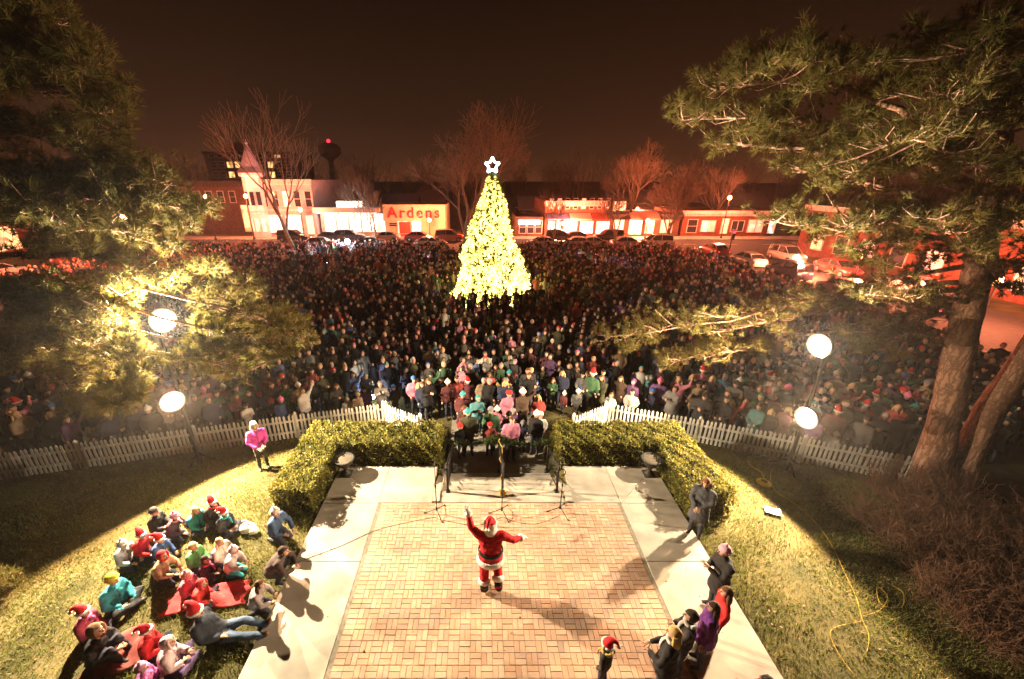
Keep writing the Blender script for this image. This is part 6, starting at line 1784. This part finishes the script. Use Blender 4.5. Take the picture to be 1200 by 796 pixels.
# ------------------------------------------------------------------ things on the terrace and lawn
def mic_stand(p,py,label,h=1.45,boom=False):
    X,Y,_=on_z(p,py,0.0); m=empty('microphone_stand',(X,Y,0)); tag(m,label,'microphone stand','microphone stands at the top of the steps')
    mb=MB(); mb.tube([(0,0,.14),(0,0,h*.6)],.012,8); mb.tube([(0,0,h*.6-.02),(0,0,h)],.008,8); mb.build('pole',M_black,m,True)
    mb=MB(); mb.tube([(0,0,h*.6-.05),(0,0,h*.6+.04)],.020,8); mb.build('clutch',M_black,m,True)
    mb=MB(); mb.tube([(0,0,.11),(0,0,.20)],.026,8); mb.build('hub',M_black,m,True)
    for k in range(3):
        a=-PI/2+2*PI/3*k+.5; mb=MB(); mb.tube([(0,0,.16),(.30*math.cos(a),.30*math.sin(a),.016)],.010,6); mb.tube([(.28*math.cos(a),.28*math.sin(a),.022),(.34*math.cos(a),.34*math.sin(a),.014)],.014,6); mb.build('leg',M_black,m,True)
    mb=MB(); mb.tube([(0,0,h),(0,.05,h+.03),(0,.16,h+.07)],[.012,.013,.017],8); mb.ball((0,.185,h+.08),(.026,.026,.026)); mb.build('microphone',M_black,m,True)
    return m
mic_stand(512,602,'black microphone stand before the left end of the steps')
mic_stand(588,602,'black microphone stand in the middle before the steps')
mic_stand(656,600,'black microphone stand before the right end of the steps')
M_urn=mat('cast_iron_urn',(.045,.038,.032),.6,.35,10,.4,50,metal=.3)
M_bowl=mat('urn_filling',(.13,.10,.07),.9,.3,12,.6,40)
def urn(p,py,label):
    X,Y,_=on_z(p,py,0.0); u=empty('garden_urn',(X,Y,0)); tag(u,label,'urn','cast iron urns in the hedge corners')
    mb=MB(); mb.bbox(-.15,.15,-.15,.15,0,.05,.01); mb.lathe([(.13,.05),(.13,.08),(.06,.13),(.05,.20),(.075,.24),(.045,.28)],seg=16); mb.build('pedestal',M_urn,u,True)
    mb=MB(); mb.lathe([(.05,.27),(.14,.31),(.21,.40),(.23,.50),(.29,.54),(.30,.56),(.26,.565),(.20,.52)],seg=20); mb.build('bowl',M_urn,u,True)
    mb=MB(); mb.lathe([(.225,.53),(.12,.55),(.0,.56)],seg=16); mb.build('soil',M_bowl,u,True)
    for s in(-1,1): mb=MB(); mb.tube([(s*.22,0,.45),(s*.33,0,.47),(s*.34,0,.36),(s*.18,0,.34)],.014,6); mb.build('handle',M_urn,u,True)
urn(406,556,'cast iron urn in the corner of the left hedge'); urn(760,556,'cast iron urn in the corner of the right hedge')
# cables
M_yel=mat('yellow_cable',(.42,.27,.02),.6,.1,8)
def cable(pts,r,m,name,label,z=.02):
    P=[A(*on_z(a,b,0.0)) for a,b in pts]; Q=[]
    for i in range(len(P)-1):
        for t in np.linspace(0,1,8,endpoint=False):
            a=P[max(0,i-1)];b=P[i];c=P[i+1];d=P[min(len(P)-1,i+2)]
            q=.5*((2*b)+(-a+c)*t+(2*a-5*b+4*c-d)*t*t+(-a+3*b-3*c+d)*t**3); Q.append(q)
    Q.append(P[-1])
    for q in Q: q[2]=(0.0 if (xl0<q[0]<xr1) else ground_z(q[0],q[1])+.03)+r
    mb=MB(); mb.tube(Q,r,6); return tag(mb.build(name,m,None,True),label,'cable')
cable([(907,545),(903,558),(908,575),(930,590),(955,612),(975,640),(990,672),(1003,700),(1010,725),(1018,745),(1016,765)],.0065,M_yel,'power_cable','yellow power cable snaking across the right lawn')
cable([(1010,722),(1030,716),(1040,700),(1028,688),(1032,708),(1056,712),(1058,695),(1045,686)],.006,M_yel,'power_cable','loose loop of yellow cable on the right lawn')
cable([(1010,728),(980,735),(973,745),(985,770),(1000,790)],.006,M_yel,'power_cable','end of the yellow cable near the bottom of the right lawn')
X,Y,_=on_z(895,566); cl=empty('cable_coil',(X,Y,ground_z(X,Y))); tag(cl,'coiled yellow extension cable on the grass by the right floodlight','cable')
mb=MB()
for k in range(5): mb.tube([((.17-.018*k+.01*math.sin(5*a))*math.cos(a),(.17-.018*k)*math.sin(a)*1.0,.035+.014*k) for a in np.linspace(0,2*PI,25)],.013,6)
mb.build('coil',M_yel,cl,True)
mb=MB(); mb.tube([(.1,.1,.04),(.2,.4,.05),(.05,.7,.06),(.12,.95,.04)],.012,6); mb.build('tail',M_yel,cl,True)
M_bcab=mat('black_cable',(.07,.05,.035),.7,.1,8)
cable([(512,606),(480,612),(440,622),(400,640),(360,655),(330,668)],.0055,M_bcab,'microphone_cable','black microphone cable running left across the terrace')
cable([(588,606),(560,616),(530,612),(512,608)],.005,M_bcab,'microphone_cable','short black cable between the left and middle microphone stands')
cable([(656,604),(630,614),(605,612),(590,606)],.005,M_bcab,'microphone_cable','short black cable between the middle and right microphone stands')
# yellow tape wound on the foot of the middle handrail
mb=MB(); mb.tube([(.085*math.cos(a),.075*math.sin(a),.018+.11*a/(8*PI)) for a in np.linspace(0,8*PI,60)],.014,6)
tag(mb.build('cord_bundle',M_yel,None,True,(0.62,8.50,0.02)),'yellow cord bundled at the foot of the middle handrail','cord')
mb=MB(); mb.tube([(0.62+.045*math.cos(a),8.64+.05*math.sin(a)+.085*a,.10+.74*min(1,a/20)-0.37*.085*a*0) for a in np.linspace(0,17,70)],.009,6)
tag(mb.build('yellow_cord',M_yel,None,True),'yellow cord wound up the middle handrail','cord')
# paper on the lawn
X,Y,_=on_z(905,600); mb=MB(); n=8; V=[];F=[]
for i in range(n+1):
    for jj in range(n+1): V.append(((i/n-.5)*.36,(jj/n-.5)*.26,.012*math.sin(i*.9)+.010*math.cos(jj*1.1)))
for i in range(n):
    for jj in range(n): a=i*(n+1)+jj; F.append((a,a+n+1,a+n+2,a+1))
mb.add(V,F); tag(mb.build('paper_sheet',mat('white_paper',(.75,.73,.68),.8,.05,5),None,True,(X,Y,ground_z(X,Y)+.07)),'crumpled white sheet of paper on the right lawn','paper').rotation_euler=(0,0,-.4)
# white bag on the lawn, left
X,Y,_=on_z(291,622); wb=empty('plastic_bag',(X,Y,ground_z(X,Y)+.02)); tag(wb,'crumpled white plastic bag on the grass by the hedge wing','bag')
mb=MB(); mb.ball((0,0,.10),(.20,.15,.13),12,9,0,None,.10); mb.ball((.16,-.05,.07),(.14,.11,.09),10,8,0,None,.12); mb.build('sack',mat('white_plastic',(.72,.68,.64),.4,.1,6,.4,20),wb,True)
mb=MB(); mb.tube([(-.06,0,.20),(-.10,.02,.30),(-.02,.03,.33),(.04,.02,.28),(.02,0,.20)],.014,5); mb.build('handle',MATS['white_plastic'],wb,True)
# red blanket and plaid blanket among the children
def blanket(p,py,w,d,m,label,rz,seed,h=.10):
    X,Y,_=on_z(p,py); rr=np.random.default_rng(seed); n=16; V=[];F=[]; ph=rr.random(4)*6
    for i in range(n+1):
        for jj in range(n+1):
            u,v=i/n-.5,jj/n-.5
            z=h*(.5+.5*math.sin(u*9+ph[0]+2*math.sin(v*4+ph[1])))*(1-abs(2*u)**3)*(1-abs(2*v)**3)+.03
            V.append((u*w*(1+.06*math.sin(v*11+ph[2])),v*d*(1+.08*math.sin(u*9+ph[3])),z))
    for i in range(n):
        for jj in range(n): a=i*(n+1)+jj; F.append((a,a+n+1,a+n+2,a+1))
    mb=MB(); mb.add(V,F); o=mb.build('blanket',m,None,True,(X,Y,ground_z(X,Y)+.03)); o.rotation_euler=(0,0,rz)
    sm=o.modifiers.new('thickness','SOLIDIFY'); sm.thickness=.015
    return tag(o,label,'blanket','blankets on the lawn')
blanket(245,700,1.5,.55,cloth((.50,.05,.05)),'bright red blanket spread across laps in the middle of the group',.15,1,.16)
blanket(140,765,.9,.8,cloth((.22,.05,.04)),'dark red plaid blanket beside the fur hooded person',.4,2,.16)



# ------------------------------------------------------------------ thin night haze that the lamps light up
hm = bpy.data.materials.new('night_haze'); hm.use_nodes = True
hn = hm.node_tree.nodes; hn.clear()
ho = hn.new('ShaderNodeOutputMaterial'); hv = hn.new('ShaderNodeVolumePrincipled')
hv.inputs['Color'].default_value = (0.9, 0.86, 0.82, 1); hv.inputs['Density'].default_value = 0.00030; hv.inputs['Anisotropy'].default_value = 0.75
hm.node_tree.links.new(hv.outputs[0], ho.inputs['Volume'])
mb = MB(); mb.box(-280, 280, -62, 215, LOW-1.2, 36)
tag(mb.build('haze', hm), 'thin night haze over the park', 'haze', kind='stuff')
